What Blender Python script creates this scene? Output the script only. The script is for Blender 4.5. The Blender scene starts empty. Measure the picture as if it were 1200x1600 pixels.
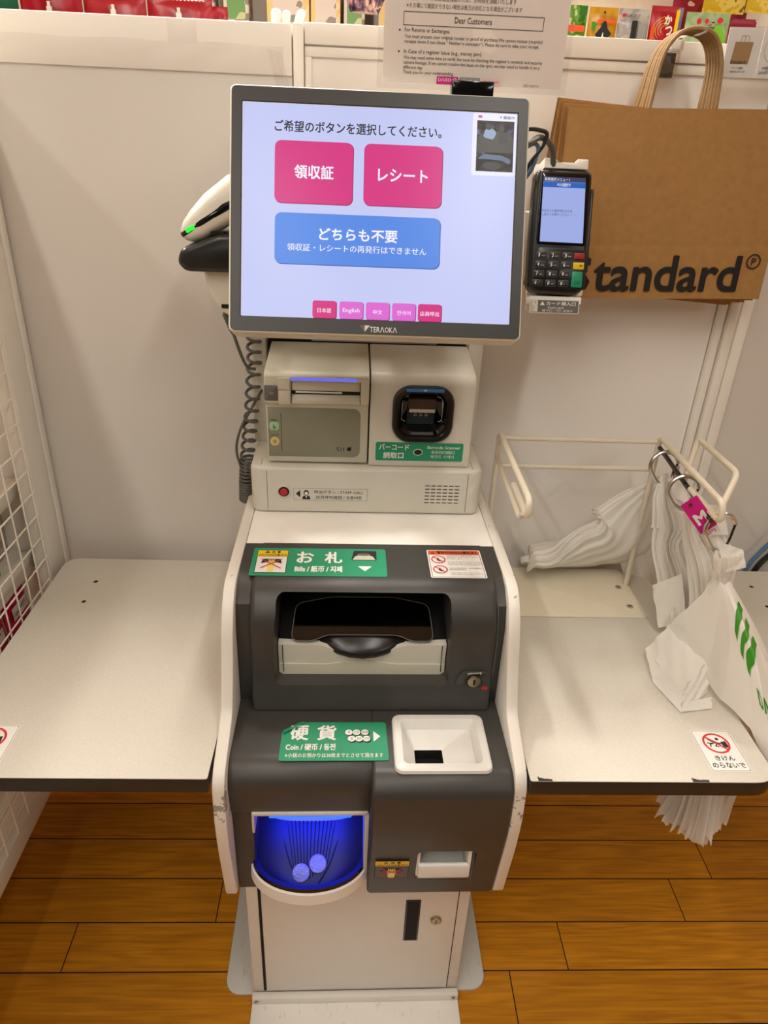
import bpy, bmesh, math, random
from mathutils import Vector, Matrix
random.seed(7)
sc = bpy.context.scene
COL = sc.collection
PI = math.pi

# ------------------------------------------------------------------ camera
cam_d = bpy.data.cameras.new('camera')
cam = bpy.data.objects.new('camera', cam_d); COL.objects.link(cam); sc.camera = cam
cam_d.sensor_fit = 'VERTICAL'; cam_d.sensor_height = 36.0; cam_d.lens = 1109.0/1600*36
cam_d.clip_start = 0.01; cam_d.clip_end = 60
RX, FW, DN = (0.99884615, 0.02251649, 0.04241916), (-0.02716704, -0.46344932, 0.88570688), (-0.03960214, 0.88583731, 0.46230286)
ax = [Vector((RX[i], FW[i], -DN[i])) for i in range(3)]          # camera right, down, forward in world
cam.matrix_world = Matrix(((ax[0].x, -ax[1].x, -ax[2].x, 0), (ax[0].y, -ax[1].y, -ax[2].y, 0),
                           (ax[0].z, -ax[1].z, -ax[2].z, 1.5), (0, 0, 0, 1)))

# ------------------------------------------------------------------ light
vs = sc.view_settings
vs.view_transform = 'Standard'; vs.look = 'None'; vs.gamma = 1.0; vs.use_curve_mapping = False
vs.exposure = 0.0
world = bpy.data.worlds.new('store_air'); sc.world = world; world.use_nodes = True
bg = world.node_tree.nodes['Background']
bg.inputs[0].default_value = (1.0, 0.94, 0.86, 1); bg.inputs[1].default_value = 0.05

def strip(x, y, z, ln, w, power, col=(1.0, 0.968, 0.895)):
    l = bpy.data.lights.new('light_row', 'AREA'); l.shape = 'RECTANGLE'; l.size = w; l.size_y = ln
    l.energy = power*0.91; l.color = col
    o = bpy.data.objects.new('light_row', l); COL.objects.link(o); o.location = (x, y, z)
    return o
strip(-1.60, -1.90, 2.6, 1.4, 0.09, 10)
strip(-0.82, -1.10, 2.6, 2.8, 0.07, 27)
strip(-1.60, 0.85, 2.6, 0.7, 0.09, 9)
strip(-1.60, 2.10, 2.6, 1.2, 0.09, 96)
strip(-0.30, -0.70, 2.6, 1.0, 0.09, 7)
strip(-0.30, 2.10, 2.6, 1.2, 0.09, 64)
strip(0.42, -0.10, 2.6, 1.2, 0.09, 13.5)
strip(0.42, 2.10, 2.6, 1.2, 0.09, 27)
strip(1.90, -1.90, 2.6, 1.4, 0.09, 16)
strip(1.60, 2.10, 2.6, 1.2, 0.09, 32)

# ------------------------------------------------------------------ materials
def lin(c):
    return tuple(((x/255)/12.92 if x/255 <= 0.04045 else ((x/255+0.055)/1.055)**2.4) for x in c)
MATS = {}
def mat(name, rgb, rough=0.5, metal=0.0, spec=0.5, noise=0.0, nscale=40.0, bump=0.0, bscale=200.0, emit=None, estr=1.0, srgb=True, coat=0.0, trans=0.0, stretch=None):
    """noise: how far the colour wanders from patch to patch; bump: fine surface grain"""
    m = bpy.data.materials.new(name); m.use_nodes = True
    nt = m.node_tree; b = nt.nodes['Principled BSDF']
    c = lin(rgb) if srgb else rgb
    b.inputs['Base Color'].default_value = (*c, 1); b.inputs['Roughness'].default_value = rough
    b.inputs['Metallic'].default_value = metal; b.inputs['Specular IOR Level'].default_value = spec
    b.inputs['Coat Weight'].default_value = coat; b.inputs['Transmission Weight'].default_value = trans
    if emit:
        b.inputs['Emission Color'].default_value = (*lin(emit), 1); b.inputs['Emission Strength'].default_value = estr
    if noise or bump:
        tc = nt.nodes.new('ShaderNodeTexCoord'); src = tc.outputs['Object']
        if stretch:
            mp = nt.nodes.new('ShaderNodeMapping'); mp.inputs['Scale'].default_value = stretch
            nt.links.new(src, mp.inputs[0]); src = mp.outputs[0]
    if noise:
        n = nt.nodes.new('ShaderNodeTexNoise'); n.inputs['Scale'].default_value = nscale; n.inputs['Detail'].default_value = 4
        nt.links.new(src, n.inputs['Vector'])
        r = nt.nodes.new('ShaderNodeValToRGB')
        r.color_ramp.elements[0].position = 0.3; r.color_ramp.elements[1].position = 0.7
        r.color_ramp.elements[0].color = (*[x*(1-noise) for x in c], 1); r.color_ramp.elements[1].color = (*[min(1, x*(1+noise)) for x in c], 1)
        nt.links.new(n.outputs['Fac'], r.inputs[0]); nt.links.new(r.outputs[0], b.inputs['Base Color'])
    if bump:
        n2 = nt.nodes.new('ShaderNodeTexNoise'); n2.inputs['Scale'].default_value = bscale; n2.inputs['Detail'].default_value = 3
        nt.links.new(src, n2.inputs['Vector'])
        bp = nt.nodes.new('ShaderNodeBump'); bp.inputs['Strength'].default_value = bump; bp.inputs['Distance'].default_value = 0.002
        nt.links.new(n2.outputs['Fac'], bp.inputs['Height']); nt.links.new(bp.outputs[0], b.inputs['Normal'])
    MATS[name] = m
    return m
def glow(name, rgb, s=1.0):
    m = bpy.data.materials.new(name); m.use_nodes = True; nt = m.node_tree
    b = nt.nodes['Principled BSDF']; b.inputs['Base Color'].default_value = (0.01, 0.01, 0.01, 1); b.inputs['Roughness'].default_value = 0.25
    b.inputs['Specular IOR Level'].default_value = 0.2
    b.inputs['Emission Color'].default_value = (*lin(rgb), 1); b.inputs['Emission Strength'].default_value = s
    MATS[name] = m
    return m
def clear(name, fac, rough=0.05, tint=(1, 1, 1)):
    m = bpy.data.materials.new(name); m.use_nodes = True; nt = m.node_tree
    for n in list(nt.nodes):
        if n.type != 'OUTPUT_MATERIAL': nt.nodes.remove(n)
    out = [n for n in nt.nodes if n.type == 'OUTPUT_MATERIAL'][0]
    t = nt.nodes.new('ShaderNodeBsdfTransparent'); t.inputs[0].default_value = (*tint, 1)
    g = nt.nodes.new('ShaderNodeBsdfGlossy'); g.inputs['Roughness'].default_value = rough
    mx = nt.nodes.new('ShaderNodeMixShader'); mx.inputs[0].default_value = fac
    nt.links.new(t.outputs[0], mx.inputs[1]); nt.links.new(g.outputs[0], mx.inputs[2]); nt.links.new(mx.outputs[0], out.inputs[0])
    MATS[name] = m
    return m

WHITE = mat('white_painted_steel', (231, 225, 215), 0.42, noise=0.02, nscale=9)
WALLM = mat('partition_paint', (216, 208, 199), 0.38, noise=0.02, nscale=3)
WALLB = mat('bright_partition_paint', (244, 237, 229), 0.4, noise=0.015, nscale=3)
DECKM = mat('deck_white', (246, 241, 233), 0.38, noise=0.02, nscale=30)
RAILM = mat('partition_rail', (240, 232, 220), 0.4, noise=0.015, nscale=5)
GREY = mat('grey_plastic', (60, 58, 55), 0.42, noise=0.03, nscale=20, bump=0.05, bscale=900)
GREYD = mat('slate_plastic', (70, 72, 76), 0.4, noise=0.03)
BEZEL = mat('bezel_grey', (46, 43, 41), 0.4, bump=0.04, bscale=900)
BLACK = mat('black_plastic', (26, 24, 23), 0.3, noise=0.05)
GLOSSB = mat('gloss_black', (12, 11, 10), 0.1, noise=0.05)
DARKGAP = mat('dark_gap', (9, 7, 6), 0.8, noise=0.05)
OFFW = mat('offwhite_plastic', (214, 208, 194), 0.42, noise=0.015, nscale=14)
PRNT = mat('printer_plastic', (203, 196, 176), 0.45, noise=0.015, nscale=14)
PRNTG = mat('printer_panel', (142, 139, 119), 0.4, noise=0.02, nscale=14)
CREAM = mat('cream_wire_coat', (225, 214, 192), 0.35, noise=0.02)
STEEL = mat('bright_steel', (206, 204, 200), 0.28, metal=1.0, noise=0.05)
DSTEEL = mat('dark_steel', (92, 90, 88), 0.25, metal=1.0, noise=0.05)
BRASS = mat('brass_lock', (178, 162, 128), 0.3, metal=1.0, noise=0.05)
RED = mat('red_paint', (196, 24, 30), 0.35, noise=0.05)
REDS = mat('red_print', (205, 36, 44), 0.5, noise=0.02)
PAPER = mat('white_paper', (236, 232, 226), 0.6, noise=0.01)
INK = mat('black_ink', (22, 21, 22), 0.6, noise=0.05)
INKG = mat('grey_ink', (96, 92, 88), 0.6, noise=0.05)
GREEN = mat('green_sticker', (36, 146, 104), 0.45, noise=0.02)
YELL = mat('yellow_print', (236, 198, 24), 0.5, noise=0.02)
ORNG = mat('orange_print', (226, 84, 32), 0.5, noise=0.02)
PINK = mat('magenta_print', (206, 18, 130), 0.45, noise=0.03)
SKIN = mat('pale_yellow_print', (244, 222, 130), 0.5, noise=0.02)
GREENB = mat('bag_green_print', (52, 140, 14), 0.5, noise=0.04)
LAMIN = mat('speckled_laminate', (209, 203, 190), 0.5, noise=0.05, nscale=330, bump=0.06, bscale=600)
EDGE = mat('black_edge_band', (38, 36, 34), 0.45, noise=0.08)
PLATE = mat('cream_plate', (232, 222, 198), 0.4, noise=0.015)
KRAFT = mat('kraft_paper', (163, 120, 66), 0.7, noise=0.07, nscale=90, bump=0.1, bscale=300)
KRAFTD = mat('kraft_cord', (150, 120, 80), 0.8, noise=0.14, nscale=120, bump=0.5, bscale=600)
KINK = mat('kraft_print', (24, 20, 18), 0.6, noise=0.05)
HOPP = mat('milky_plastic', (228, 226, 220), 0.35, noise=0.02)
BOWLM = mat('tray_plastic', (26, 26, 34), 0.45, spec=0.25, noise=0.04)
COINM = mat('coin_alloy', (120, 122, 132), 0.36, metal=0.45, noise=0.12, nscale=260, bump=0.6, bscale=420)
TILE = mat('ceiling_tile', (232, 226, 214), 0.8, noise=0.02)
FARW = mat('far_wall_paint', (196, 184, 166), 0.7, noise=0.02)
CABLE = mat('grey_cable', (88, 86, 80), 0.45, noise=0.04)
CABLEB = mat('black_cable', (34, 34, 36), 0.4, noise=0.05)
CABLEU = mat('blue_cable', (88, 122, 160), 0.4, noise=0.05)
AMBER = mat('pale_amber_button', (222, 198, 130), 0.45, noise=0.03)
MINT = mat('pale_green_button', (160, 206, 160), 0.45, noise=0.03)
BLUES = mat('blue_label', (50, 126, 206), 0.4, noise=0.02)
CLEARP = clear('clear_acrylic', 0.07)
SMOKE = clear('smoked_shutter', 0.05, 0.08, (0.30, 0.28, 0.27))
FILM = clear('vinyl_film', 0.06, 0.35, (0.975, 0.965, 0.96))
BLIST = clear('blister_film', 0.18, 0.15, (0.92, 0.9, 0.9))

def bagmat():
    m = mat('thin_white_plastic', (250, 246, 238), 0.42, noise=0.02, nscale=20, bump=0.25, bscale=60, stretch=(1, 1, 0.3))
    nt = m.node_tree; b = nt.nodes['Principled BSDF']; out = [n for n in nt.nodes if n.type == 'OUTPUT_MATERIAL'][0]
    tr = nt.nodes.new('ShaderNodeBsdfTranslucent'); tr.inputs[0].default_value = (0.95, 0.91, 0.85, 1)
    mx = nt.nodes.new('ShaderNodeMixShader'); mx.inputs[0].default_value = 0.28
    nt.links.new(b.outputs[0], mx.inputs[1]); nt.links.new(tr.outputs[0], mx.inputs[2]); nt.links.new(mx.outputs[0], out.inputs[0])
    return m
BAGP = bagmat()

def wornmat():
    """white steel whose paint is chipped down to grey metal along the knocked corner of the panel"""
    m = mat('chipped_white_steel', (226, 219, 208), 0.42, noise=0.02, nscale=9)
    nt = m.node_tree; b = nt.nodes['Principled BSDF']
    base = b.inputs['Base Color'].links[0].from_socket
    geo = nt.nodes.new('ShaderNodeTexCoord'); sep = nt.nodes.new('ShaderNodeSeparateXYZ'); nt.links.new(geo.outputs['Object'], sep.inputs[0])
    n = nt.nodes.new('ShaderNodeTexNoise'); n.inputs['Scale'].default_value = 55; n.inputs['Detail'].default_value = 5; n.inputs['Roughness'].default_value = 0.65
    nt.links.new(geo.outputs['Object'], n.inputs['Vector'])
    def band(z0, hw, amp):
        s = nt.nodes.new('ShaderNodeMath'); s.operation = 'SUBTRACT'; nt.links.new(sep.outputs['Z'], s.inputs[0]); s.inputs[1].default_value = z0
        a = nt.nodes.new('ShaderNodeMath'); a.operation = 'ABSOLUTE'; nt.links.new(s.outputs[0], a.inputs[0])
        r = nt.nodes.new('ShaderNodeMapRange'); nt.links.new(a.outputs[0], r.inputs[0])
        r.inputs[1].default_value = 0; r.inputs[2].default_value = hw; r.inputs[3].default_value = amp; r.inputs[4].default_value = 0
        return r
    r1 = band(0.66, 0.09, 0.20); r2 = band(0.905, 0.03, 0.10)
    ad = nt.nodes.new('ShaderNodeMath'); ad.operation = 'MAXIMUM'; nt.links.new(r1.outputs[0], ad.inputs[0]); nt.links.new(r2.outputs[0], ad.inputs[1])
    s2 = nt.nodes.new('ShaderNodeMath'); s2.operation = 'ADD'; nt.links.new(ad.outputs[0], s2.inputs[0]); nt.links.new(n.outputs['Fac'], s2.inputs[1])
    g = nt.nodes.new('ShaderNodeMath'); g.operation = 'GREATER_THAN'; g.inputs[1].default_value = 0.735; nt.links.new(s2.outputs[0], g.inputs[0])
    mx = nt.nodes.new('ShaderNodeMixRGB'); nt.links.new(g.outputs[0], mx.inputs[0]); nt.links.new(base, mx.inputs[1])
    mx.inputs[2].default_value = (0.30, 0.285, 0.265, 1)
    nt.links.new(mx.outputs[0], b.inputs['Base Color'])
    return m
WORN = wornmat()

def scuffmat(name, rgb):
    m = mat(name, rgb, 0.45, noise=0.03, nscale=9)
    nt = m.node_tree; b = nt.nodes['Principled BSDF']; base = b.inputs['Base Color'].links[0].from_socket
    tc = nt.nodes.new('ShaderNodeTexCoord'); mp = nt.nodes.new('ShaderNodeMapping'); mp.inputs['Scale'].default_value = (40, 12, 12)
    nt.links.new(tc.outputs['Object'], mp.inputs[0])
    n = nt.nodes.new('ShaderNodeTexNoise'); n.inputs['Scale'].default_value = 2.2; n.inputs['Detail'].default_value = 6; n.inputs['Roughness'].default_value = 0.7
    nt.links.new(mp.outputs[0], n.inputs['Vector'])
    r = nt.nodes.new('ShaderNodeMapRange'); r.inputs[1].default_value = 0.6; r.inputs[2].default_value = 0.72; r.inputs[4].default_value = 0.45
    nt.links.new(n.outputs['Fac'], r.inputs[0])
    mx = nt.nodes.new('ShaderNodeMixRGB'); nt.links.new(r.outputs[0], mx.inputs[0]); nt.links.new(base, mx.inputs[1]); mx.inputs[2].default_value = (0.22, 0.2, 0.18, 1)
    nt.links.new(mx.outputs[0], b.inputs['Base Color'])
    return m
SCUFF = scuffmat('scuffed_grey_plate', (208, 205, 197)); KICKM = scuffmat('scuffed_white_plate', (246, 242, 234))

def woodmat():
    m = bpy.data.materials.new('oak_plank'); m.use_nodes = True; nt = m.node_tree; b = nt.nodes['Principled BSDF']
    tc = nt.nodes.new('ShaderNodeTexCoord'); at = nt.nodes.new('ShaderNodeAttribute'); at.attribute_name = 'plank'
    sc_ = nt.nodes.new('ShaderNodeVectorMath'); sc_.operation = 'MULTIPLY'; sc_.inputs[1].default_value = (7.3, 3.1, 5.7)
    nt.links.new(at.outputs['Color'], sc_.inputs[0])
    ad = nt.nodes.new('ShaderNodeVectorMath'); ad.operation = 'ADD'; nt.links.new(tc.outputs['Object'], ad.inputs[0]); nt.links.new(sc_.outputs[0], ad.inputs[1])
    mp = nt.nodes.new('ShaderNodeMapping'); mp.inputs['Scale'].default_value = (1.6, 14, 1); nt.links.new(ad.outputs[0], mp.inputs[0])
    n0 = nt.nodes.new('ShaderNodeTexNoise'); n0.inputs['Scale'].default_value = 1.4; n0.inputs['Detail'].default_value = 2; nt.links.new(mp.outputs[0], n0.inputs['Vector'])
    mul = nt.nodes.new('ShaderNodeMath'); mul.operation = 'MULTIPLY'; mul.inputs[1].default_value = 44; nt.links.new(n0.outputs['Fac'], mul.inputs[0])
    sn = nt.nodes.new('ShaderNodeMath'); sn.operation = 'SINE'; nt.links.new(mul.outputs[0], sn.inputs[0])
    mp2 = nt.nodes.new('ShaderNodeMapping'); mp2.inputs['Scale'].default_value = (7, 190, 1); nt.links.new(ad.outputs[0], mp2.inputs[0])
    n1 = nt.nodes.new('ShaderNodeTexNoise'); n1.inputs['Scale'].default_value = 1.0; n1.inputs['Detail'].default_value = 4; nt.links.new(mp2.outputs[0], n1.inputs['Vector'])
    m1 = nt.nodes.new('ShaderNodeMapRange'); m1.inputs[1].default_value = -1; m1.inputs[2].default_value = 1; m1.inputs[3].default_value = 0.0; m1.inputs[4].default_value = 0.22
    nt.links.new(sn.outputs[0], m1.inputs[0])
    a2 = nt.nodes.new('ShaderNodeMath'); a2.operation = 'MULTIPLY_ADD'; a2.inputs[1].default_value = 0.95; nt.links.new(n1.outputs['Fac'], a2.inputs[0]); nt.links.new(m1.outputs[0], a2.inputs[2])
    r = nt.nodes.new('ShaderNodeValToRGB'); r.color_ramp.elements[0].position = 0.15; r.color_ramp.elements[1].position = 0.85
    r.color_ramp.elements[0].color = (*lin((168, 102, 14)), 1); r.color_ramp.elements[1].color = (*lin((224, 150, 28)), 1)
    nt.links.new(a2.outputs[0], r.inputs[0])
    hs = nt.nodes.new('ShaderNodeHueSaturation'); nt.links.new(r.outputs[0], hs.inputs['Color'])
    vv = nt.nodes.new('ShaderNodeMapRange'); vv.inputs[3].default_value = 0.88; vv.inputs[4].default_value = 1.1; nt.links.new(at.outputs['Fac'], vv.inputs[0])
    nt.links.new(vv.outputs[0], hs.inputs['Value']); nt.links.new(hs.outputs[0], b.inputs['Base Color'])
    b.inputs['Roughness'].default_value = 0.42
    return m
OAK = woodmat()

def packmat(name, cols, scale, rough=0.28):
    """printed pouch: patches of several inks"""
    m = bpy.data.materials.new(name); m.use_nodes = True; nt = m.node_tree; b = nt.nodes['Principled BSDF']
    tc = nt.nodes.new('ShaderNodeTexCoord'); n = nt.nodes.new('ShaderNodeTexNoise'); n.inputs['Scale'].default_value = scale; n.inputs['Detail'].default_value = 2.5
    nt.links.new(tc.outputs['Object'], n.inputs['Vector'])
    r = nt.nodes.new('ShaderNodeValToRGB'); r.color_ramp.interpolation = 'CONSTANT'
    k = len(cols)
    r.color_ramp.elements[0].position = 0; r.color_ramp.elements[0].color = (*lin(cols[0]), 1)
    r.color_ramp.elements[1].position = 0.34 + 0.32/max(1, k-1); r.color_ramp.elements[1].color = (*lin(cols[1]), 1)
    for i in range(2, k):
        e = r.color_ramp.elements.new(0.34 + 0.32*i/(k-1)); e.color = (*lin(cols[i]), 1)
    nt.links.new(n.outputs['Fac'], r.inputs[0]); nt.links.new(r.outputs[0], b.inputs['Base Color'])
    b.inputs['Roughness'].default_value = rough
    return m

# ------------------------------------------------------------------ mesh builder
class Fr:
    """a flat working frame: origin o, axes u (right) and v (up), n out of the surface"""
    def __init__(s, o, u=(1, 0, 0), v=(0, 0, 1)):
        s.o = Vector(o); s.u = Vector(u).normalized(); s.v = Vector(v).normalized(); s.n = s.u.cross(s.v)
    def __call__(s, a, b, c=0.0):
        return s.o + s.u*a + s.v*b + s.n*c

def rr_pts(a0, a1, b0, b1, r, seg=5):
    r = max(1e-5, min(r, (a1-a0)/2, (b1-b0)/2)); p = []
    for cx, cy, t0 in ((a1-r, b0+r, -90), (a1-r, b1-r, 0), (a0+r, b1-r, 90), (a0+r, b0+r, 180)):
        for i in range(seg+1):
            t = math.radians(t0 + 90*i/seg); p.append((cx+r*math.cos(t), cy+r*math.sin(t)))
    return p
def fil2(pts, rad, seg=4):
    """round the corners of a closed 2-D polygon; rad is one radius or a list"""
    out = []; n = len(pts)
    for i in range(n):
        r = rad[i] if isinstance(rad, (list, tuple)) else rad
        p0, p1, p2 = Vector(pts[i-1]), Vector(pts[i]), Vector(pts[(i+1) % n])
        d0, d2 = (p0-p1), (p2-p1); l0, l2 = d0.length, d2.length
        if r <= 0 or l0 < 1e-6 or l2 < 1e-6: out.append(tuple(p1)); continue
        d0 /= l0; d2 /= l2
        r = min(r, l0*0.45, l2*0.45)
        a, c = p1+d0*r, p1+d2*r
        for k in range(seg+1):
            t = k/seg; q = a*(1-t)**2 + p1*2*t*(1-t) + c*t*t; out.append(tuple(q))
    return out
def fil3(pts, r, seg=5, closed=False):
    out = []; n = len(pts); pts = [Vector(p) for p in pts]
    for i in range(n):
        if not closed and i in (0, n-1): out.append(pts[i]); continue
        p0, p1, p2 = pts[i-1], pts[i], pts[(i+1) % n]
        d0, d2 = p0-p1, p2-p1; l0, l2 = d0.length, d2.length
        d0 /= l0; d2 /= l2; rr = min(r, l0*0.48, l2*0.48); a, c = p1+d0*rr, p1+d2*rr
        for k in range(seg+1):
            t = k/seg; out.append(a*(1-t)**2 + p1*2*t*(1-t) + c*t*t)
    return out

_TXT = {}
def glyphs(s, bold, res=2):
    if (s, bold) not in _TXT:
        c = bpy.data.curves.new('tmp', 'FONT'); c.body = s; c.resolution_u = res; c.offset = bold
        o = bpy.data.objects.new('tmp', c); COL.objects.link(o)
        dg = bpy.context.evaluated_depsgraph_get(); e = o.evaluated_get(dg); m = e.to_mesh()
        vs_ = [(v.co.x, v.co.y) for v in m.vertices]; fs = [tuple(p.vertices) for p in m.polygons]
        e.to_mesh_clear(); bpy.data.objects.remove(o); bpy.data.curves.remove(c)
        _TXT[(s, bold)] = (vs_, fs)
    return _TXT[(s, bold)]

class MB:
    def __init__(s): s.v = []; s.f = []; s.m = []; s.mats = []
    def mi(s, m):
        if m not in s.mats: s.mats.append(m)
        return s.mats.index(m)
    def add(s, vs_, fs, m):
        o = len(s.v); k = s.mi(m); s.v += [Vector(p) for p in vs_]
        for f in fs: s.f.append(tuple(i+o for i in f)); s.m.append(k)
        return s
    def addbm(s, bm, m):
        bm.verts.ensure_lookup_table(); bm.verts.index_update()
        s.add([v.co.copy() for v in bm.verts], [tuple(v.index for v in f.verts) for f in bm.faces], m); bm.free(); return s
    def box(s, x0, x1, y0, y1, z0, z1, m, bev=0.0, seg=2, M=None):
        bm = bmesh.new(); bmesh.ops.create_cube(bm, size=1)
        for v in bm.verts: v.co = Vector(((x0+x1)/2+v.co.x*(x1-x0), (y0+y1)/2+v.co.y*(y1-y0), (z0+z1)/2+v.co.z*(z1-z0)))
        if bev: bmesh.ops.bevel(bm, geom=bm.edges[:], offset=bev, segments=seg, profile=0.5, affect='EDGES')
        if M:
            for v in bm.verts: v.co = M @ v.co
        return s.addbm(bm, m)
    def prism(s, poly, axis, lo, hi, m, bev=0.0, seg=2):
        f = {'x': lambda p, t: (t, p[0], p[1]), 'y': lambda p, t: (p[0], t, p[1]), 'z': lambda p, t: (p[0], p[1], t)}[axis]
        return s.loftcap([[Vector(f(p, lo)) for p in poly], [Vector(f(p, hi)) for p in poly]], m, bev, seg)
    def loftcap(s, rings, m, bev=0.0, seg=2, cap0=True, cap1=True):
        bm = bmesh.new(); R = [[bm.verts.new(p) for p in r] for r in rings]; n = len(R[0])
        caps = []
        for a, b in zip(R, R[1:]):
            for i in range(n): bm.faces.new((a[i], a[(i+1) % n], b[(i+1) % n], b[i]))
        if cap0: caps.append(bm.faces.new(R[0][::-1]))
        if cap1: caps.append(bm.faces.new(R[-1]))
        bmesh.ops.recalc_face_normals(bm, faces=bm.faces[:])
        if bev:
            ed = [e for c in caps for e in c.edges]
            bmesh.ops.bevel(bm, geom=ed, offset=bev, segments=seg, profile=0.5, affect='EDGES')
        return s.addbm(bm, m)
    def slab(s, fr, pts, c0, c1, m, bev=0.0, seg=2):
        return s.loftcap([[fr(a, b, c0) for a, b in pts], [fr(a, b, c1) for a, b in pts]], m, bev, seg)
    def flat(s, fr, pts, c, m):
        s.add([fr(a, b, c) for a, b in pts], [tuple(range(len(pts)))], m); return s
    def rr(s, fr, a0, a1, b0, b1, r, c, m): return s.flat(fr, rr_pts(a0, a1, b0, b1, r), c, m)
    def disc(s, fr, a, b, r, c, m, rb=None, n=24):
        rb = rb or r
        return s.flat(fr, [(a+r*math.cos(2*PI*i/n), b+rb*math.sin(2*PI*i/n)) for i in range(n)], c, m)
    def ring(s, fr, a, b, r0, r1, c, m, n=28, asp=1.0, t0=0, t1=360):
        P = []
        full = abs(t1-t0) >= 360
        for i in range(n+(0 if full else 1)):
            t = math.radians(t0+(t1-t0)*i/n); P.append((a+r0*math.cos(t), b+asp*r0*math.sin(t))); P.append((a+r1*math.cos(t), b+asp*r1*math.sin(t)))
        k = len(P)//2
        fs = [(2*i, 2*i+1, (2*i+3) % (2*k), (2*i+2) % (2*k)) for i in range(k if full else k-1)]
        s.add([fr(x, y, c) for x, y in P], fs, m); return s
    def line(s, fr, p, q, w, c, m):
        p, q = Vector(p), Vector(q); d = (q-p).normalized(); nn = Vector((-d.y, d.x))*w/2
        return s.flat(fr, [p-nn, q-nn, q+nn, p+nn], c, m)
    def outline(s, fr, pts, w, c, m):
        """a drawn line round a closed outline"""
        n = len(pts); cx = sum(p[0] for p in pts)/n; cy = sum(p[1] for p in pts)/n; P = []
        hx = max(abs(p[0]-cx) for p in pts); hy = max(abs(p[1]-cy) for p in pts)
        for x, y in pts: P.append((x, y)); P.append((cx+(x-cx)*(1-w/hx), cy+(y-cy)*(1-w/hy)))
        s.add([fr(x, y, c) for x, y in P], [(2*i, (2*i+2) % (2*n), (2*i+3) % (2*n), 2*i+1) for i in range(n)], m); return s
    def text(s, fr, t, a0, a1, b0, b1, c, m, bold=0.0, lean=0.0, res=2):
        """letters fitted to the box a0..a1 by b0..b1; bold thickens the strokes by that share of the height"""
        vs_, fs = glyphs(t, 0.0, res)
        xs = [p[0] for p in vs_]; ys = [p[1] for p in vs_]
        x0, x1, y0, y1 = min(xs), max(xs), min(ys), max(ys)
        q = bold*(b1-b0)*1.3
        for k, (dx, dy) in enumerate([(0, 0)] if not bold else [(q*math.cos(PI*g/5), q*math.sin(PI*g/5)) for g in range(10)] if bold > 0.017 else [(-q, -q), (q, -q), (-q, q), (q, q)] if bold > 0.009 else [(-q, 0), (q, 0)]):
            s.add([fr(a0+q+(x-x0)/(x1-x0)*(a1-a0-2*q)+dx+lean*(y-y0)/(y1-y0)*(b1-b0), b0+q+(y-y0)/(y1-y0)*(b1-b0-2*q)+dy, c+k*2e-6) for x, y in vs_], fs, m)
        return s
    def tube(s, pts, r, m, seg=10, closed=False, capr=True):
        pts = [Vector(p) for p in pts]; n = len(pts)
        T = []
        for i in range(n):
            a = pts[i-1] if (closed or i > 0) else pts[i]; b = pts[(i+1) % n] if (closed or i < n-1) else pts[i]
            d = b-a; T.append(d.normalized() if d.length > 1e-9 else Vector((0, 0, 1)))
        up = Vector((0, 0, 1)) if abs(T[0].z) < 0.9 else Vector((1, 0, 0))
        N = (up - T[0]*up.dot(T[0])).normalized(); V = []; F = []
        for i in range(n):
            N = (N - T[i]*N.dot(T[i]))
            N = N.normalized() if N.length > 1e-9 else T[i].orthogonal().normalized()
            B = T[i].cross(N); rr = r[i] if isinstance(r, (list, tuple)) else r
            for k in range(seg):
                t = 2*PI*k/seg; V.append(pts[i] + (N*math.cos(t)+B*math.sin(t))*rr)
        for i in range(n if closed else n-1):
            j = (i+1) % n
            for k in range(seg): F.append((i*seg+k, i*seg+(k+1) % seg, j*seg+(k+1) % seg, j*seg+k))
        if not closed:
            F.append(tuple(range(seg))[::-1]); F.append(tuple((n-1)*seg+k for k in range(seg)))
        s.add(V, F, m); return s
    def lathe(s, fr, prof, m, n=24):
        """prof: (radius, height along the frame's normal)"""
        R = [[fr(max(r, 1e-5)*math.cos(2*PI*k/n), max(r, 1e-5)*math.sin(2*PI*k/n), h) for k in range(n)] for r, h in prof]
        return s.loftcap(R, m)
    def grid(s, fn, nu, nv, m):
        V = [fn(i/nu, j/nv) for j in range(nv+1) for i in range(nu+1)]
        F = [(j*(nu+1)+i, j*(nu+1)+i+1, (j+1)*(nu+1)+i+1, (j+1)*(nu+1)+i) for j in range(nv) for i in range(nu)]
        s.add(V, F, m); return s
    def ball(s, c, rx, ry, rz, m, M=None):
        bm = bmesh.new(); bmesh.ops.create_uvsphere(bm, u_segments=20, v_segments=12, radius=1)
        for v in bm.verts:
            v.co = Vector((v.co.x*rx, v.co.y*ry, v.co.z*rz))
            if M: v.co = M @ v.co
            v.co += Vector(c)
        return s.addbm(bm, m)
    def mesh(s, name, org=Vector((0, 0, 0)), ang=32):
        me = bpy.data.meshes.new(name); me.from_pydata([tuple(v-org) for v in s.v], [], s.f)
        for m in s.mats: me.materials.append(m)
        me.polygons.foreach_set('material_index', s.m); me.polygons.foreach_set('use_smooth', [True]*len(s.f))
        me.update(); me.set_sharp_from_angle(angle=math.radians(ang))
        return me
    def build(s, name, parent=None, ang=32, kind=None):
        org = Vector(parent['_o']) if parent is not None and '_o' in parent else Vector((0, 0, 0))
        o = bpy.data.objects.new(name, s.mesh(name, org, ang)); COL.objects.link(o)
        if parent is not None: o.parent = parent; o['_o'] = tuple(org)
        if kind: o['kind'] = kind
        return o

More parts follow.
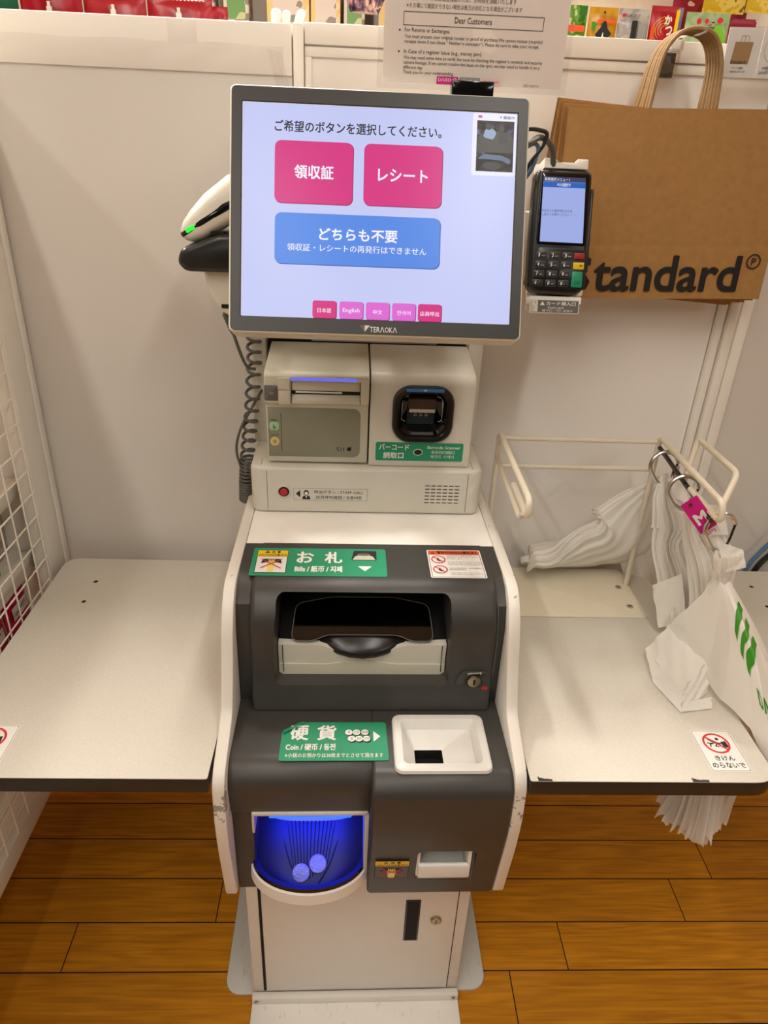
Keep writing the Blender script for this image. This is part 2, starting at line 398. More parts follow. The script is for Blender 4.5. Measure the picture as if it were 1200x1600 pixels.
def cut(o, cutter_mb, org=None):
    """carve the builder's solid out of o, for good"""
    org = Vector(o['_o']) if '_o' in o else Vector((0, 0, 0))
    cu = bpy.data.objects.new('tmp', cutter_mb.mesh('tmp', org)); COL.objects.link(cu)
    mats_before = list(o.data.materials)
    tmp = bpy.data.objects.new('tmp2', o.data); COL.objects.link(tmp)
    md = tmp.modifiers.new('b', 'BOOLEAN'); md.operation = 'DIFFERENCE'; md.solver = 'EXACT'; md.object = cu; md.material_mode = 'INDEX'
    dg = bpy.context.evaluated_depsgraph_get(); me = bpy.data.meshes.new_from_object(tmp.evaluated_get(dg))
    o.data = me
    me.set_sharp_from_angle(angle=math.radians(32))
    bpy.data.objects.remove(tmp); bpy.data.objects.remove(cu)

YAW = math.radians(0.8); PIV = Vector((0.033, 0.72, 0))
def thing(name, label, cat, loc, group=None, yaw=False, turn=0.0):
    o = bpy.data.objects.new(name, None); COL.objects.link(o); o.empty_display_size = 0.05
    loc = Vector(loc); o['_o'] = tuple(loc)
    if yaw:
        o.location = PIV + Matrix.Rotation(YAW, 3, 'Z') @ (loc-PIV); o.rotation_euler = (0, 0, YAW)
    else: o.location = loc
    o['label'] = label; o['category'] = cat
    if group: o['group'] = group
    return o
def tag(o, label, cat, group=None, kind=None):
    o['label'] = label; o['category'] = cat
    if group: o['group'] = group
    if kind: o['kind'] = kind
    return o
def solo(mb, name, label, cat, base, group=None, ang=32, yaw=False):
    """a thing that is one mesh, its origin at its base"""
    base = Vector(base)
    o = bpy.data.objects.new(name, mb.mesh(name, base, ang)); COL.objects.link(o)
    o.location = PIV + Matrix.Rotation(YAW, 3, 'Z') @ (base-PIV) if yaw else base
    if yaw: o.rotation_euler = (0, 0, YAW)
    return tag(o, label, cat, group)
def part(mb, name, parent, label=None, ang=32):
    o = mb.build(name, parent, ang)
    if label: o['label'] = label
    return o

# ------------------------------------------------------------------ the setting
def structure(mb, name, ang=32): return mb.build(name, None, ang, kind='structure')

PW, PLN = 0.1025, 1.03
fl = MB(); cols = []
y = 0.849 - 22*PW; row = -22
known = {0: -0.566, 1: -0.277, 2: -0.172, -1: 0.340, 3: -0.125, 4: 0.1}          # where one board ends in the rows in view
while y < 5.2:
    x = known.get(row, random.uniform(-1, 1)) - 4*PLN
    while x < 3.4:
        a, b = max(x, -3.4)+0.0011, min(x+PLN, 3.4)-0.0011
        if b-a > 0.01:
            fl.add([(a, y+0.0013, 0), (b, y+0.0013, 0), (b, y+PW-0.0013, 0), (a, y+PW-0.0013, 0)], [(0, 1, 2, 3)], OAK); cols.append(random.random())
        x += PLN
    y += PW; row += 1
fl.add([(-3.5, -2, -0.0012), (3.5, -2, -0.0012), (3.5, 5.4, -0.0012), (-3.5, 5.4, -0.0012)], [(0, 1, 2, 3)], DARKGAP); cols.append(0)
flo = structure(fl, 'floor')
ca = flo.data.color_attributes.new('plank', 'FLOAT_COLOR', 'CORNER'); k = 0
for p, c in zip(flo.data.polygons, cols):
    for li in p.loop_indices: ca.data[li].color = (c, (c*7.13) % 1, (c*3.7) % 1, 1)

structure(MB().box(-3.5, 3.5, -2, 5.4, 3.0, 3.05, TILE), 'ceiling')
structure(MB().box(-3.5, 3.5, 5.3, 5.4, 0, 3.0, FARW), 'wall_far')
structure(MB().box(-3.6, -3.5, -2, 5.4, 0, 3.0, FARW), 'wall_left')
structure(MB().box(3.5, 3.6, -2, 5.4, 0, 3.0, FARW), 'wall_right')

WY = 1.31
w = MB()
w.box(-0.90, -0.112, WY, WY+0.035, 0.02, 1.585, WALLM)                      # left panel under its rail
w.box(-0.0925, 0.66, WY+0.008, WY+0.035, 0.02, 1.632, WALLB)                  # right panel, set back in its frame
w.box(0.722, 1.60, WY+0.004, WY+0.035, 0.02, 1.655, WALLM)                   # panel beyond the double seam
structure(w, 'wall_back')
structure(MB().box(-0.90, -0.112, WY-0.004, WY+0.040, 1.585, 1.654, RAILM, 0.002), 'trim_1')
structure(MB().box(-0.110, -0.0935, WY-0.006, WY+0.040, 0.02, 1.655, RAILM, 0.002), 'trim_2')
t = MB().box(-0.0925, 0.72, WY-0.002, WY+0.04, 1.6285, 1.657, RAILM, 0.002)
t.box(-0.0925, 0.66, WY+0.003, WY+0.035, 1.613, 1.627, RAILM, 0.001)
t.box(-0.0925, -0.082, WY+0.003, WY+0.035, 0.02, 1.613, RAILM, 0.001)
structure(t, 'trim_3')
t = MB().box(0.662, 0.676, WY-0.004, WY+0.03, 0.02, 1.628, RAILM, 0.003)
t.box(0.680, 0.698, WY-0.008, WY+0.03, 0.02, 1.628, RAILM, 0.003)
t.box(0.700, 0.721, WY-0.008, WY+0.03, 0.02, 1.628, RAILM, 0.003)
structure(t, 'trim_4')

# vinyl film stuck along the top of the left panel, with folded ends
def filmfn(u, v):
    x = -0.85 + u*0.725; z = 1.624 - v*0.040 + 0.0012*math.sin(u*31) - 0.003*v*math.sin(u*3)
    return (x, WY-0.0052-0.0016*(0.5+0.5*math.sin(u*47+v*5))*(0.3+v*(1-v)*2), z)
f = MB().grid(filmfn, 90, 8, FILM)
def tail(u, v):
    x = -0.150 + u*0.022 + v*0.016; z = 1.620 - v*0.060 - u*0.004
    return (x, WY-0.0075-0.0025*math.sin(u*PI*2.5)*(0.4+v), z)
f.grid(tail, 14, 10, FILM)
solo(f, 'clear_film', 'wrinkled clear film taped along the top of the white panel left of the screen', 'film', (-0.49, WY-0.006, 1.58))
f = MB()
def flapfn(u, v):
    return (-0.300+u*0.044, WY-0.006-0.002*math.sin(u*PI), 1.622+v*0.040+(0.005*math.sin(u*PI) if v > 0.8 else 0))
f.grid(flapfn, 12, 8, FILM)
solo(f, 'tape_piece', 'frosted tape piece sticking up over the rail below the middle red packet', 'tape', (-0.278, WY-0.006, 1.622))

# ------------------------------------------------------------------ the payment machine
XL, XR = -0.188, 0.254
M_ = thing('self_checkout_machine', 'white and grey cash payment machine with green stickers, standing between the two tables', 'payment machine', (0.033, 1.02, 0), yaw=True)
PROF = [(1.285, 0.914), (1.009, 0.914), (0.893, 0.9125), (0.865, 0.895), (0.842, 0.86), (0.822, 0.80), (0.795, 0.747), (0.765, 0.735), (0.712, 0.7165), (0.699, 0.700), (0.693, 0.634), (0.699, 0.57), (0.721, 0.437), (1.285, 0.437)]
PR = fil2(PROF, [0.004, 0, 0.03, 0.03, 0.03, 0.06, 0.03, 0.03, 0.02, 0.02, 0.05, 0.08, 0.008, 0.004], 5)
for x0, x1 in ((XL, XL+0.018), (XR-0.018, XR)):
    part(MB().prism(PR, 'x', x0, x1, WORN, 0.003, 2), 'side_panel', M_)
part(MB().box(XL+0.0185, XR-0.0185, 1.0095, 1.285, 0.895, 0.9125, DECKM, 0.001), 'deck', M_)
# lower cabinet
c = MB().box(-0.174, 0.226, 0.802, 1.25, 0.008, 0.60, WHITE, 0.004)
part(c, 'cabinet', M_)
d = MB().box(-0.147, 0.2035, 0.7985, 0.803, 0.030, 0.60, WHITE, 0.0015)
do = part(d, 'door', M_)
part(MB().box(-0.1525, -0.1475, 0.8005, 0.804, 0.028, 0.60, DARKGAP).box(0.2038, 0.2052, 0.8005, 0.804, 0.028, 0.60, DARKGAP).box(-0.1525, 0.2052, 0.8005, 0.804, 0.0285, 0.0297, DARKGAP), 'door_gap', M_, 'dark gap round the cabinet door')
F = Fr((0.1235, 0.7985, 0.2445))
part(MB().slab(F, rr_pts(-0.0135, 0.0135, -0.059, 0.059, 0.002), -0.001, 0.0015, BLACK, 0.0006).rr(F, -0.0105, 0.0105, -0.056, 0.056, 0.001, 0.0018, DARKGAP), 'door_handle', do, 'black recessed pull')
F = Fr((0.167, 0.7985, 0.247))
part(MB().lathe(F, [(0.0100, -0.001), (0.0100, 0.004), (0.0085, 0.0055), (0.0001, 0.0055)], BRASS).flat(F, [(-0.001, -0.004), (0.001, -0.004), (0.001, 0.004), (-0.001, 0.004)], 0.0058, INK), 'door_lock', do)
part(MB().disc(F, 0.007, -0.011, 0.0032, 0.0005, REDS), 'red_dot', do)
# plates at the floor
bp = rr_pts(-0.231, 0.287, 0.806, 1.27, 0.03, 6)
part(MB().prism(bp, 'z', 0.0005, 0.008, SCUFF, 0.002), 'base_plate', M_)
k = MB().box(-0.175, 0.227, 0.42, 0.799, 0.0005, 0.007, KICKM, 0.001).box(-0.175, 0.227, 0.786, 0.8, 0.005, 0.026, WHITE, 0.003)
part(k, 'kick_plate', M_)
for x in (-0.165, 0.216):
    part(MB().lathe(Fr((x, 0.7858, 0.017)), [(0.005, 0), (0.005, 0.0015), (0.003, 0.003), (0.0001, 0.003)], STEEL, 14), 'screw', M_)

# grey front
s1 = MB().prism([(1.008, 0.9125), (0.93, 0.911), (0.90, 0.903), (0.876, 0.885), (0.866, 0.85), (0.864, 0.70), (1.008, 0.70)], 'x', -0.1698, 0.2358, GREY)
g0 = part(s1, 'upper_fascia', M_)
HP = fil2([(1.0085, 0.9135), (0.888, 0.9125), (0.853, 0.868), (0.852, 0.765), (0.836, 0.7125), (1.0085, 0.7125)], [0, 0.045, 0.04, 0.02, 0.005, 0], 6)
hs = part(MB().prism(HP, 'x', -0.149, 0.222, GREY, 0.009, 3), 'note_housing', M_)
RC = MB().loftcap([[Vector((a, yy, b)) for a, b in rr_pts(-0.110-g, 0.151+g, 0.758-g, 0.903+g, 0.012)] for yy, g in ((0.80, 0.004), (0.8485, 0.004), (0.862, 0.0), (0.985, 0.0))], GREY)
cut(hs, RC)
cut(g0, MB().box(-0.115, 0.156, 0.80, 0.985, 0.752, 0.905, GREY))
# shelf over the coin tray, left column, right block
LP = fil2([(0.866, 0.7125), (0.738, 0.7115), (0.715, 0.685), (0.724, 0.622), (0.866, 0.622)], [0, 0.03, 0.04, 0.004, 0], 6)
RP = fil2([(0.866, 0.7125), (0.712, 0.7115), (0.691, 0.69), (0.690, 0.62), (0.720, 0.437), (0.866, 0.437)], [0, 0.022, 0.03, 0.05, 0.006, 0], 6)
part(MB().prism(LP, 'x', -0.1698, 0.036, GREY, 0.001), 'coin_shelf', M_)
part(MB().prism([(0.730, 0.625), (0.735, 0.437), (0.866, 0.437), (0.866, 0.625)], 'x', -0.1698, -0.139, GREY, 0.003).prism([(0.84, 0.625), (0.84, 0.437), (0.866, 0.437), (0.866, 0.625)], 'x', -0.139, 0.034, GREY), 'tray_surround', M_)
rb = part(MB().prism(RP, 'x', 0.034, 0.2358, GREY, 0.006, 3), 'lower_fascia', M_)
RJ = MB().loftcap([[Vector((a, yy, b)) for a, b in rr_pts(0.106, 0.196, 0.481, 0.566, 0.012)] for yy in (0.66, 0.765)], GREY)
cut(rb, RJ)
cut(rb, MB().box(0.079, 0.194, 0.726, 0.814, 0.665, 0.75, GREY))
part(MB().tube(fil3([(0.2175, 0.91, 0.9105), (0.2225, 0.87, 0.890), (0.2225, 0.850, 0.84), (0.2215, 0.848, 0.775)], 0.02), 0.0009, GREYD, 6), 'housing_seam', M_)

# note unit
MATTB = mat('matt_black', (18, 16, 15), 0.6, spec=0.25, noise=0.05)
BULGE = mat('satin_black', (30, 28, 27), 0.27, noise=0.05)
n = MB()
lip = [(-0.1085, 0.7585), (0.1495, 0.7585), (0.1495, 0.8175), (0.086, 0.8165), (0.060, 0.806), (0.042, 0.799), (0.020, 0.7965), (-0.002, 0.799), (-0.020, 0.806), (-0.046, 0.8165), (-0.1085, 0.8175)]
def lipring(y, shrink=0, dz=0): return [Vector((a, y, b+dz)) for a, b in lip]
n.loftcap([[Vector((a, 0.868 if b > 0.79 else 0.874, b)) for a, b in lip], [Vector((a, 0.935, b+0.004)) for a, b in lip]], OFFW)
n.prism([(-0.1085, 0.7585), (0.1495, 0.7585), (0.1495, 0.778), (0.075, 0.778), (0.020, 0.786), (-0.035, 0.778), (-0.1085, 0.778)], 'y', 0.8695, 0.873, PRNT)
nu = part(n, 'note_lip', M_, 'pale front lip of the note slot')
for x in (-0.102, 0.143):
    part(MB().tube([(x, 0.8672, 0.816), (x, 0.8672, 0.79), (x+0.001, 0.8692, 0.764)], 0.0006, DARKGAP, 6), 'note_lip_seam', nu)
part(MB().prism([(0.8765, 0.8165), (0.940, 0.840), (0.984, 0.868), (0.984, 0.760), (0.8765, 0.760)], 'x', -0.1095, 0.1505, MATTB, 0.002)
     .box(-0.1095, 0.1505, 0.975, 0.984, 0.80, 0.902, BLACK), 'note_tray', M_, 'black tray of the note slot')
part(MB().ball((0.020, 0.8960, 0.8160), 0.066, 0.042, 0.0150, BULGE, Matrix.Rotation(math.radians(24), 4, 'X')), 'note_thumb_bulge', M_)
sf = Fr((0.02, 0.892, 0.8275), (1, 0, 0), (0, 0.87, 0.49))
shp = fil2([(-0.109, -0.022), (-0.075, -0.022), (-0.055, -0.012), (0.055, -0.012), (0.075, -0.022), (0.109, -0.022), (0.104, 0.040), (0.05, 0.052), (-0.05, 0.052), (-0.104, 0.040)], 0.012)
sh = MB().slab(sf, shp, 0.0075, 0.0085, SMOKE)
sh.tube([sf(a, b, 0.008) for a, b in shp], 0.0008, INKG, 6, closed=True)
part(sh, 'note_shutter', M_, 'smoked clear shutter')

# coin hopper
def rrz(a0, a1, b0, b1, r, z): return [Vector((a, b, z)) for a, b in rr_pts(a0, a1, b0, b1, r, 4)]
h = MB().loftcap([rrz(0.066, 0.207, 0.713, 0.826, 0.012, 0.7115), rrz(0.067, 0.206, 0.714, 0.825, 0.012, 0.7165), rrz(0.070, 0.203, 0.717, 0.822, 0.010, 0.7185),
                  rrz(0.079, 0.194, 0.726, 0.814, 0.008, 0.7185), rrz(0.081, 0.192, 0.728, 0.812, 0.008, 0.716), rrz(0.086, 0.186, 0.737, 0.808, 0.006, 0.702), rrz(0.100, 0.142, 0.755, 0.782, 0.002, 0.686)], HOPP, cap0=False, cap1=False)
ho = part(h, 'coin_hopper', M_, 'milky white coin funnel')
part(MB().loftcap([rrz(0.100, 0.142, 0.755, 0.782, 0.002, 0.686), rrz(0.100, 0.142, 0.755, 0.782, 0.002, 0.668)], DARKGAP, cap0=False), 'coin_hole', ho, 'black hole of the coin funnel')

# coin tray with its lit bowl
XC, RXB, RYB, YB0, ZR = -0.0565, 0.083, 0.054, 0.742, 0.500
def bfloor(y): return 0.446 + (y-0.70)*0.66
def boundary(a):
    """a 0..1 along the rim: back left, round the front, back right"""
    if a < 0.2: return (XC-RXB, 0.838-(0.838-YB0)*a/0.2, ZR+0.06*(1-a/0.2))
    if a > 0.8: return (XC+RXB, YB0+(0.838-YB0)*(a-0.8)/0.2, ZR+0.06*(a-0.8)/0.2)
    t = PI+PI*(a-0.2)/0.6
    return (XC+RXB*math.cos(t), YB0+RYB*math.sin(t), ZR)
def bowl(u, v):
    x, y, z = boundary(u); cy = max(y, YB0) if (u < 0.2 or u > 0.8) else YB0
    X = XC+(x-XC)*v; Y = cy+(y-cy)*v
    return (X, Y, bfloor(Y)+(z-bfloor(Y))*v**3.5)
ct = MB().grid(bowl, 60, 14, BOWLM)
tr = part(ct, 'coin_tray', M_, 'curved coin tray lit blue', 60)
rb_ = MB()
def smooth_path(P): return fil3(P, 0.03, 6)
for i in range(13):
    x = XC-0.048+0.008*i; y0 = 0.728+0.32*abs(x-XC)
    rb_.tube([(x*0.55+XC*0.45, y0, bfloor(y0)+0.0008), (x, 0.836, bfloor(0.836)+0.0012)], 0.0008, BOWLM, 6)
for sx in (-1, 1): rb_.tube(smooth_path([(XC+sx*0.062, 0.838, bfloor(0.838)+0.004), (XC+sx*0.050, 0.79, bfloor(0.79)+0.0015), (XC+sx*0.032, 0.745, bfloor(0.745)+0.001), (XC+sx*0.014, 0.722, bfloor(0.722)+0.001)]), 0.0013, BOWLM, 6)
part(rb_, 'tray_rib', tr)
N = 60
def shell(off, dz, a): x, y, z = boundary(a); nx, ny = x-XC, (y-YB0 if 0.2 < a < 0.8 else 0); l = math.hypot(nx/RXB, ny/RYB) or 1; return Vector((x+nx*off/RXB, y+(ny*off/RYB if ny else 0), (z if dz is None else ZR+dz)))
rim = MB(); rw = MB()
AS = [0.12+0.76*i/N for i in range(N+1)]
def stripm(mb, A, B, m): mb.add(A+B, [(i, i+1, len(A)+i+1, len(A)+i) for i in range(len(A)-1)], m)
c0 = [shell(-0.004, -0.012, a) for a in AS]; c1 = [shell(-0.0045, 0.0005, a) for a in AS]; c2 = [shell(0.0045, 0.003, a) for a in AS]; c3 = [shell(0.006, -0.004, a) for a in AS]
for p, q in ((c0, c1), (c1, c2), (c2, c3)): stripm(rim, p, q, GLOSSB)
part(rim, 'tray_lip', tr, 'black lip', 50)
w0 = [shell(0.0055, -0.003, a) for a in AS]; w1 = [shell(0.0085, -0.006, a) for a in AS]; w2 = [shell(0.0100, -0.026, a) for a in AS]; w3 = [shell(0.004, -0.036, a) for a in AS]; w4 = [shell(-0.02, -0.056, a) for a in AS]
for p, q in ((w0, w1), (w1, w2), (w2, w3), (w3, w4)): stripm(rw, p, q, WHITE)
rw.add(w4, [tuple(range(len(w4)))], WHITE)
part(rw, 'tray_shell', tr, 'white outer shell', 50)
# frame round the opening and its blue light strip
part(MB().box(-0.139, 0.031, 0.721, 0.745, 0.6175, 0.6235, OFFW, 0.001).box(0.0268, 0.0332, 0.722, 0.838, 0.475, 0.618, OFFW, 0.001).box(-0.1415, -0.1375, 0.73, 0.838, 0.57, 0.618, OFFW, 0.001), 'tray_frame', M_, 'pale frame of the tray opening')
LEDB = glow('blue_led', (50, 120, 255), 1.3)
part(MB().box(-0.114, 0.006, 0.7193, 0.7225, 0.6158, 0.6172, LEDB), 'tray_light', M_, 'bright blue light strip')
L = bpy.data.lights.new('tray_glow', 'AREA'); L.shape = 'RECTANGLE'; L.size = 0.12; L.size_y = 0.012; L.energy = 0.40; L.spread = math.radians(85); L.color = (0.004, 0.02, 1.0)
lo = bpy.data.objects.new('tray_glow', L); COL.objects.link(lo); lo.location = (-0.054, 0.742, 0.6135)
lo.rotation_euler = (math.radians(18), 0, 0)

# reject pocket at lower right
rj = MB()
def ush(x0, x1, z0, z1, r): return rr_pts(x0, x1, z0, z1, r, 5)
rj.box(0.1065, 0.1955, 0.755, 0.764, 0.485, 0.566, PRNT).box(0.109, 0.190, 0.704, 0.756, 0.500, 0.508, HOPP, 0.002)
rj.box(0.109, 0.190, 0.7015, 0.7095, 0.499, 0.530, HOPP, 0.0035, 3).box(0.184, 0.190, 0.7025, 0.756, 0.499, 0.565, HOPP, 0.002).box(0.1065, 0.1125, 0.706, 0.756, 0.499, 0.565, HOPP, 0.002)
ro = part(rj, 'reject_pocket', M_, 'white reject pocket')
part(MB().tube([(0.122+0.0032*i, 0.7545, 0.5165+(0.0060 if i % 4 in (1, 2) else 0.0)) for i in range(14)], 0.0006, INKG, 6), 'paper_guide', ro)
part(MB().box(0.1065, 0.1955, 0.712, 0.764, 0.4815, 0.4965, GREYD, 0.002).box(0.191, 0.1957, 0.705, 0.764, 0.485, 0.565, GREYD, 0.001), 'pocket_base', M_, 'slate base under the reject pocket')

# key lock
F = Fr((0.1945, 0.8505, 0.762), (1, 0, 0), (0, -0.02, 1))
lk = MB().slab(F, fil2([(-0.024, -0.018), (0.026, -0.018), (0.026, -0.012), (-0.004, -0.012), (-0.014, -0.004), (-0.014, 0.006), (-0.006, 0.013), (0.018, 0.013), (0.018, 0.019), (-0.018, 0.019), (-0.029, 0.006), (-0.029, -0.008)], 0.004), -0.004, 0.0025, GREY, 0.0015)
lo_ = part(lk, 'lock_boss', M_)
part(MB().lathe(F, [(0.0115, -0.002), (0.0115, 0.002), (0.0105, 0.003), (0.0001, 0.003)], BRASS, 28).ring(F, 0, 0, 0.0104, 0.0122, 0.0031, INK).flat(F, [(-0.0016, -0.006), (0.0016, -0.006), (0.0016, 0.0), (0.0022, 0.002), (0.0012, 0.005), (-0.0012, 0.005), (-0.0022, 0.002), (-0.0016, 0.0)], 0.0033, INK), 'key_lock', lo_, 'brass key lock')
part(MB().disc(F, 0.017, -0.0115, 0.0045, 0.0040, REDS), 'red_dot', lo_)
for b, x0 in ((0.0165, -0.012), (-0.0165, -0.012)):
    kt = MB()
    for i in range(2): kt.text(F, '開閉'[i], x0+0.0045*i, x0+0.0040+0.0045*i, b-0.0014+0.0008*i*(1 if b > 0 else -1), b+0.0016+0.0008*i*(1 if b > 0 else -1), 0.0027, PAPER)
    kt.line(F, (x0+0.0095, b+0.0012), (x0+0.019, b+0.002 if b > 0 else b-0.001), 0.0013, 0.0027, PAPER); kt.line(F, (x0+0.0205, b-0.001), (x0+0.0205, b+0.004), 0.0014, 0.0027, PAPER)
    part(kt, 'lock_marking', lo_)

# stickers on the grey front
def warn_tri(mb, F, a, b, s, c): mb.flat(F, [(a-s, b-s*0.8), (a+s, b-s*0.8), (a, b+s)], c, INK); mb.line(F, (a, b-s*0.1), (a, b+s*0.5), s*0.22, c+0.0002, YELL); mb.disc(F, a, b-s*0.45, s*0.16, c+0.0002, YELL, n=10)
def caution(mb, F, a0, a1, b0, b1, c, dark=False):
    """yellow-headed hand warning with a red cross"""
    w_, h_ = a1-a0, b1-b0
    mb.flat(F, [(a0, b0), (a1, b0), (a1, b1), (a0, b1)], c, INK)
    mb.flat(F, [(a0+w_*0.02, b0+h_*0.02), (a1-w_*0.02, b0+h_*0.02), (a1-w_*0.02, b1-h_*0.3), (a0+w_*0.02, b1-h_*0.3)], c+0.0002, INKG if dark else PAPER)
    mb.flat(F, [(a0+w_*0.01, b1-h_*0.29), (a1-w_*0.01, b1-h_*0.29), (a1-w_*0.01, b1-h_*0.01), (a0+w_*0.01, b1-h_*0.01)], c+0.0002, YELL)
    warn_tri(mb, F, a0+w_*0.32, b1-h_*0.08, h_*0.065, c+0.0004)
    mb.text(F, '注', a0+w_*0.46, a0+w_*0.57, b1-h_*0.145, b1-h_*0.03, c+0.0004, INK, 0.02); mb.text(F, '意', a0+w_*0.64, a0+w_*0.75, b1-h_*0.145, b1-h_*0.03, c+0.0004, INK, 0.02)
    mb.text(F, 'CAUTION/注意/주의', a0+w_*0.05, a1-w_*0.05, b1-h_*0.265, b1-h_*0.175, c+0.0004, INK, 0.01)
    ca_, cb_ = (a0+a1)/2, b0+h_*0.38
    mb.flat(F, fil2([(ca_-w_*0.34, cb_+h_*0.02), (ca_-w_*0.28, cb_+h_*0.22), (ca_+w_*0.28, cb_+h_*0.22), (ca_+w_*0.34, cb_+h_*0.02), (ca_+w_*0.2, cb_+h_*0.06), (ca_-w_*0.2, cb_+h_*0.06)], h_*0.02), c+0.0003, INK)
    mb.flat(F, fil2([(ca_-w_*0.09, b0+h_*0.03), (ca_+w_*0.09, b0+h_*0.03), (ca_+w_*0.13, cb_), (ca_+w_*0.08, cb_+h_*0.1), (ca_-w_*0.08, cb_+h_*0.1), (ca_-w_*0.13, cb_)], h_*0.02), c+0.0005, SKIN)
    for i in range(4): mb.line(F, (ca_+w_*(-0.075+0.05*i), cb_+h_*0.08), (ca_+w_*(-0.1+0.066*i), cb_+h_*0.19), w_*0.032, c+0.0006, SKIN)
    for sg in (-1, 1): mb.line(F, (ca_-sg*w_*0.33, cb_-h_*0.2), (ca_+sg*w_*0.33, cb_+h_*0.2), w_*0.045, c+0.0008+0.0001*sg, REDS)
F = Fr((-0.049, 0.951, 0.9132), (1, 0, 0), (0, 1, 0.006))
s = MB(); s.slab(F, rr_pts(-0.105, 0.105, -0.0405, 0.0405, 0.004), 0, 0.0004, GREEN)
caution(s, F, -0.098, -0.050, -0.033, 0.033, 0.0006)
s.text(F, 'お', -0.036, -0.009, -0.004, 0.030, 0.0008, PAPER, 0.02); s.text(F, '札', 0.008, 0.036, -0.004, 0.030, 0.0008, PAPER, 0.02)
s.text(F, 'Bills / 紙币 / 지폐', -0.037, 0.036, -0.030, -0.012, 0.0008, PAPER, 0.015)
s.flat(F, fil2([(0.050, 0.006), (0.090, 0.006), (0.090, 0.034), (0.054, 0.034)], 0.002), 0.0007, INK)
s.flat(F, [(0.052, 0.007), (0.088, 0.007), (0.084, 0.017), (0.076, 0.022), (0.064, 0.022), (0.056, 0.017)], 0.0009, PRNT); s.disc(F, 0.070, 0.023, 0.011, 0.0010, INKG, 0.004)
s.flat(F, [(0.060, -0.012), (0.082, -0.012), (0.071, -0.026)], 0.0008, PAPER)
part(s, 'notes_sticker', M_, 'green sticker for banknotes with a small hand warning')
def forbid(mb, F, a, b, r, c, body=True, asp=1.0):
    mb.ring(F, a, b, r*0.84, r, c, REDS, asp=asp)
    d = r*0.62
    mb.line(F, (a-d, b+d*asp), (a+d, b-d*asp), r*0.15, c+0.0001, REDS)
def sitter(mb, F, a, b, r, c):
    mb.disc(F, a-r*0.05, b+r*0.45, r*0.15, c, INK, n=12)
    mb.flat(F, fil2([(a-r*0.22, b+r*0.3), (a+r*0.12, b+r*0.3), (a+r*0.45, b-r*0.35), (a+r*0.1, b-r*0.45), (a-r*0.3, b-r*0.1)], r*0.06), c, INK)
F = Fr((0.1665, 0.951, 0.9132), (1, 0, 0), (0, 1, 0.006))
s = MB(); s.slab(F, rr_pts(-0.0435, 0.0435, -0.041, 0.041, 0.003), 0, 0.0004, PAPER)
s.outline(F, rr_pts(-0.0415, 0.0415, -0.039, 0.039, 0.002), 0.0008, 0.0005, INK)
s.flat(F, [(-0.041, 0.026), (0.041, 0.026), (0.041, 0.0385), (-0.041, 0.0385)], 0.0006, ORNG)
warn_tri(s, F, -0.034, 0.032, 0.0035, 0.0008); s.text(F, '警告/WARNING/警告/경고', -0.027, 0.038, 0.0285, 0.0365, 0.0008, INK, 0.015)
for b in (0.0115, -0.018):
    forbid(s, F, -0.027, b, 0.0115, 0.0010); sitter(s, F, -0.027, b-0.001, 0.0095, 0.0008)
for i, tx in enumerate(('お客様御自身が機器の上に乗ったり、', '腰かけたりしないでください。落下して', 'けがをします。', None, 'Do not sit, stand or climb on this', 'machine. The machine can fall', 'over and cause serious injury.', None, '切勿上機台就坐、站立或攀爬。', '机器可能会倾倒造成伤害。', None, '기계에서 앉거나 서거나 올라가지 마십시오.', '기계가 넘어져 부상을 입을 수 있습니다.')):
    if tx:
        b = 0.0215-0.0046*i; s.text(F, tx, -0.0125, 0.039 if len(tx) > 12 else 0.014, b, b+0.0030, 0.0007, INKG)
part(s, 'warning_sticker', M_, 'white warning sticker with an orange head')
F = Fr((-0.0205, 0.7745, 0.7127), (1, 0, 0), (0, 1, 0.006))
s = MB(); s.slab(F, fil2([(-0.079, -0.0375), (0.0795, -0.0375), (0.0775, 0.0375), (-0.053, 0.0375), (-0.078, 0.020)], [0.004, 0.004, 0.004, 0.001, 0.001]), 0, 0.0004, GREEN)
s.text(F, '硬', -0.0655, -0.0385, 0.001, 0.031, 0.0008, PAPER, 0.02); s.text(F, '貨', -0.026, 0.003, 0.001, 0.031, 0.0008, PAPER, 0.02)
s.text(F, 'Coin / 硬币 / 동전', -0.0705, 0.002, -0.0185, -0.0055, 0.0008, PAPER, 0.015)
s.text(F, '※小銭のお預かりは30枚までとさせて頂きます', -0.0705, 0.0715, -0.032, -0.0235, 0.0008, PAPER, 0.005)
for i, (a, b, tx) in enumerate(((0.0215, 0.0165, '1'), (0.033, 0.0165, '10'), (0.0455, 0.0165, '500'), (0.0255, 0.0035, '5'), (0.0365, 0.0035, '50'), (0.0478, 0.0035, '100'))):
    s.disc(F, a+0.001, b-0.0012, 0.0062, 0.0007+0.0001*i, INK); s.disc(F, a, b, 0.0056, 0.0009+0.0001*i, PAPER)
    w_ = 0.0012*len(tx)+0.0008 if tx != '1' else 0.0006; s.text(F, tx, a-w_, a+w_, b-0.0022, b+0.0024, 0.0016, INKG, lean=0.1)
s.flat(F, [(0.058, -0.002), (0.058, 0.019), (0.0685, 0.0085)], 0.0008, PAPER)
part(s, 'coins_sticker', M_, 'green sticker for coins with a torn corner')
pk = MB().grid(lambda u, v: (-0.0987+u*0.0285+v*0.004, 0.7935+u*0.0195-v*0.006, 0.7134+0.004*math.sin(v*PI*0.6)), 6, 5, GREEN)
part(pk, 'peeled_corner', M_, 'peeled green sticker corner')
v_ = Vector((0, -0.03, 0.183)).normalized()
F = Fr((0.0695, 0.7048, 0.5185), (1, 0, 0), v_)
s = MB(); caution(s, F, -0.026, 0.026, -0.0255, 0.0255, 0.0006, True)
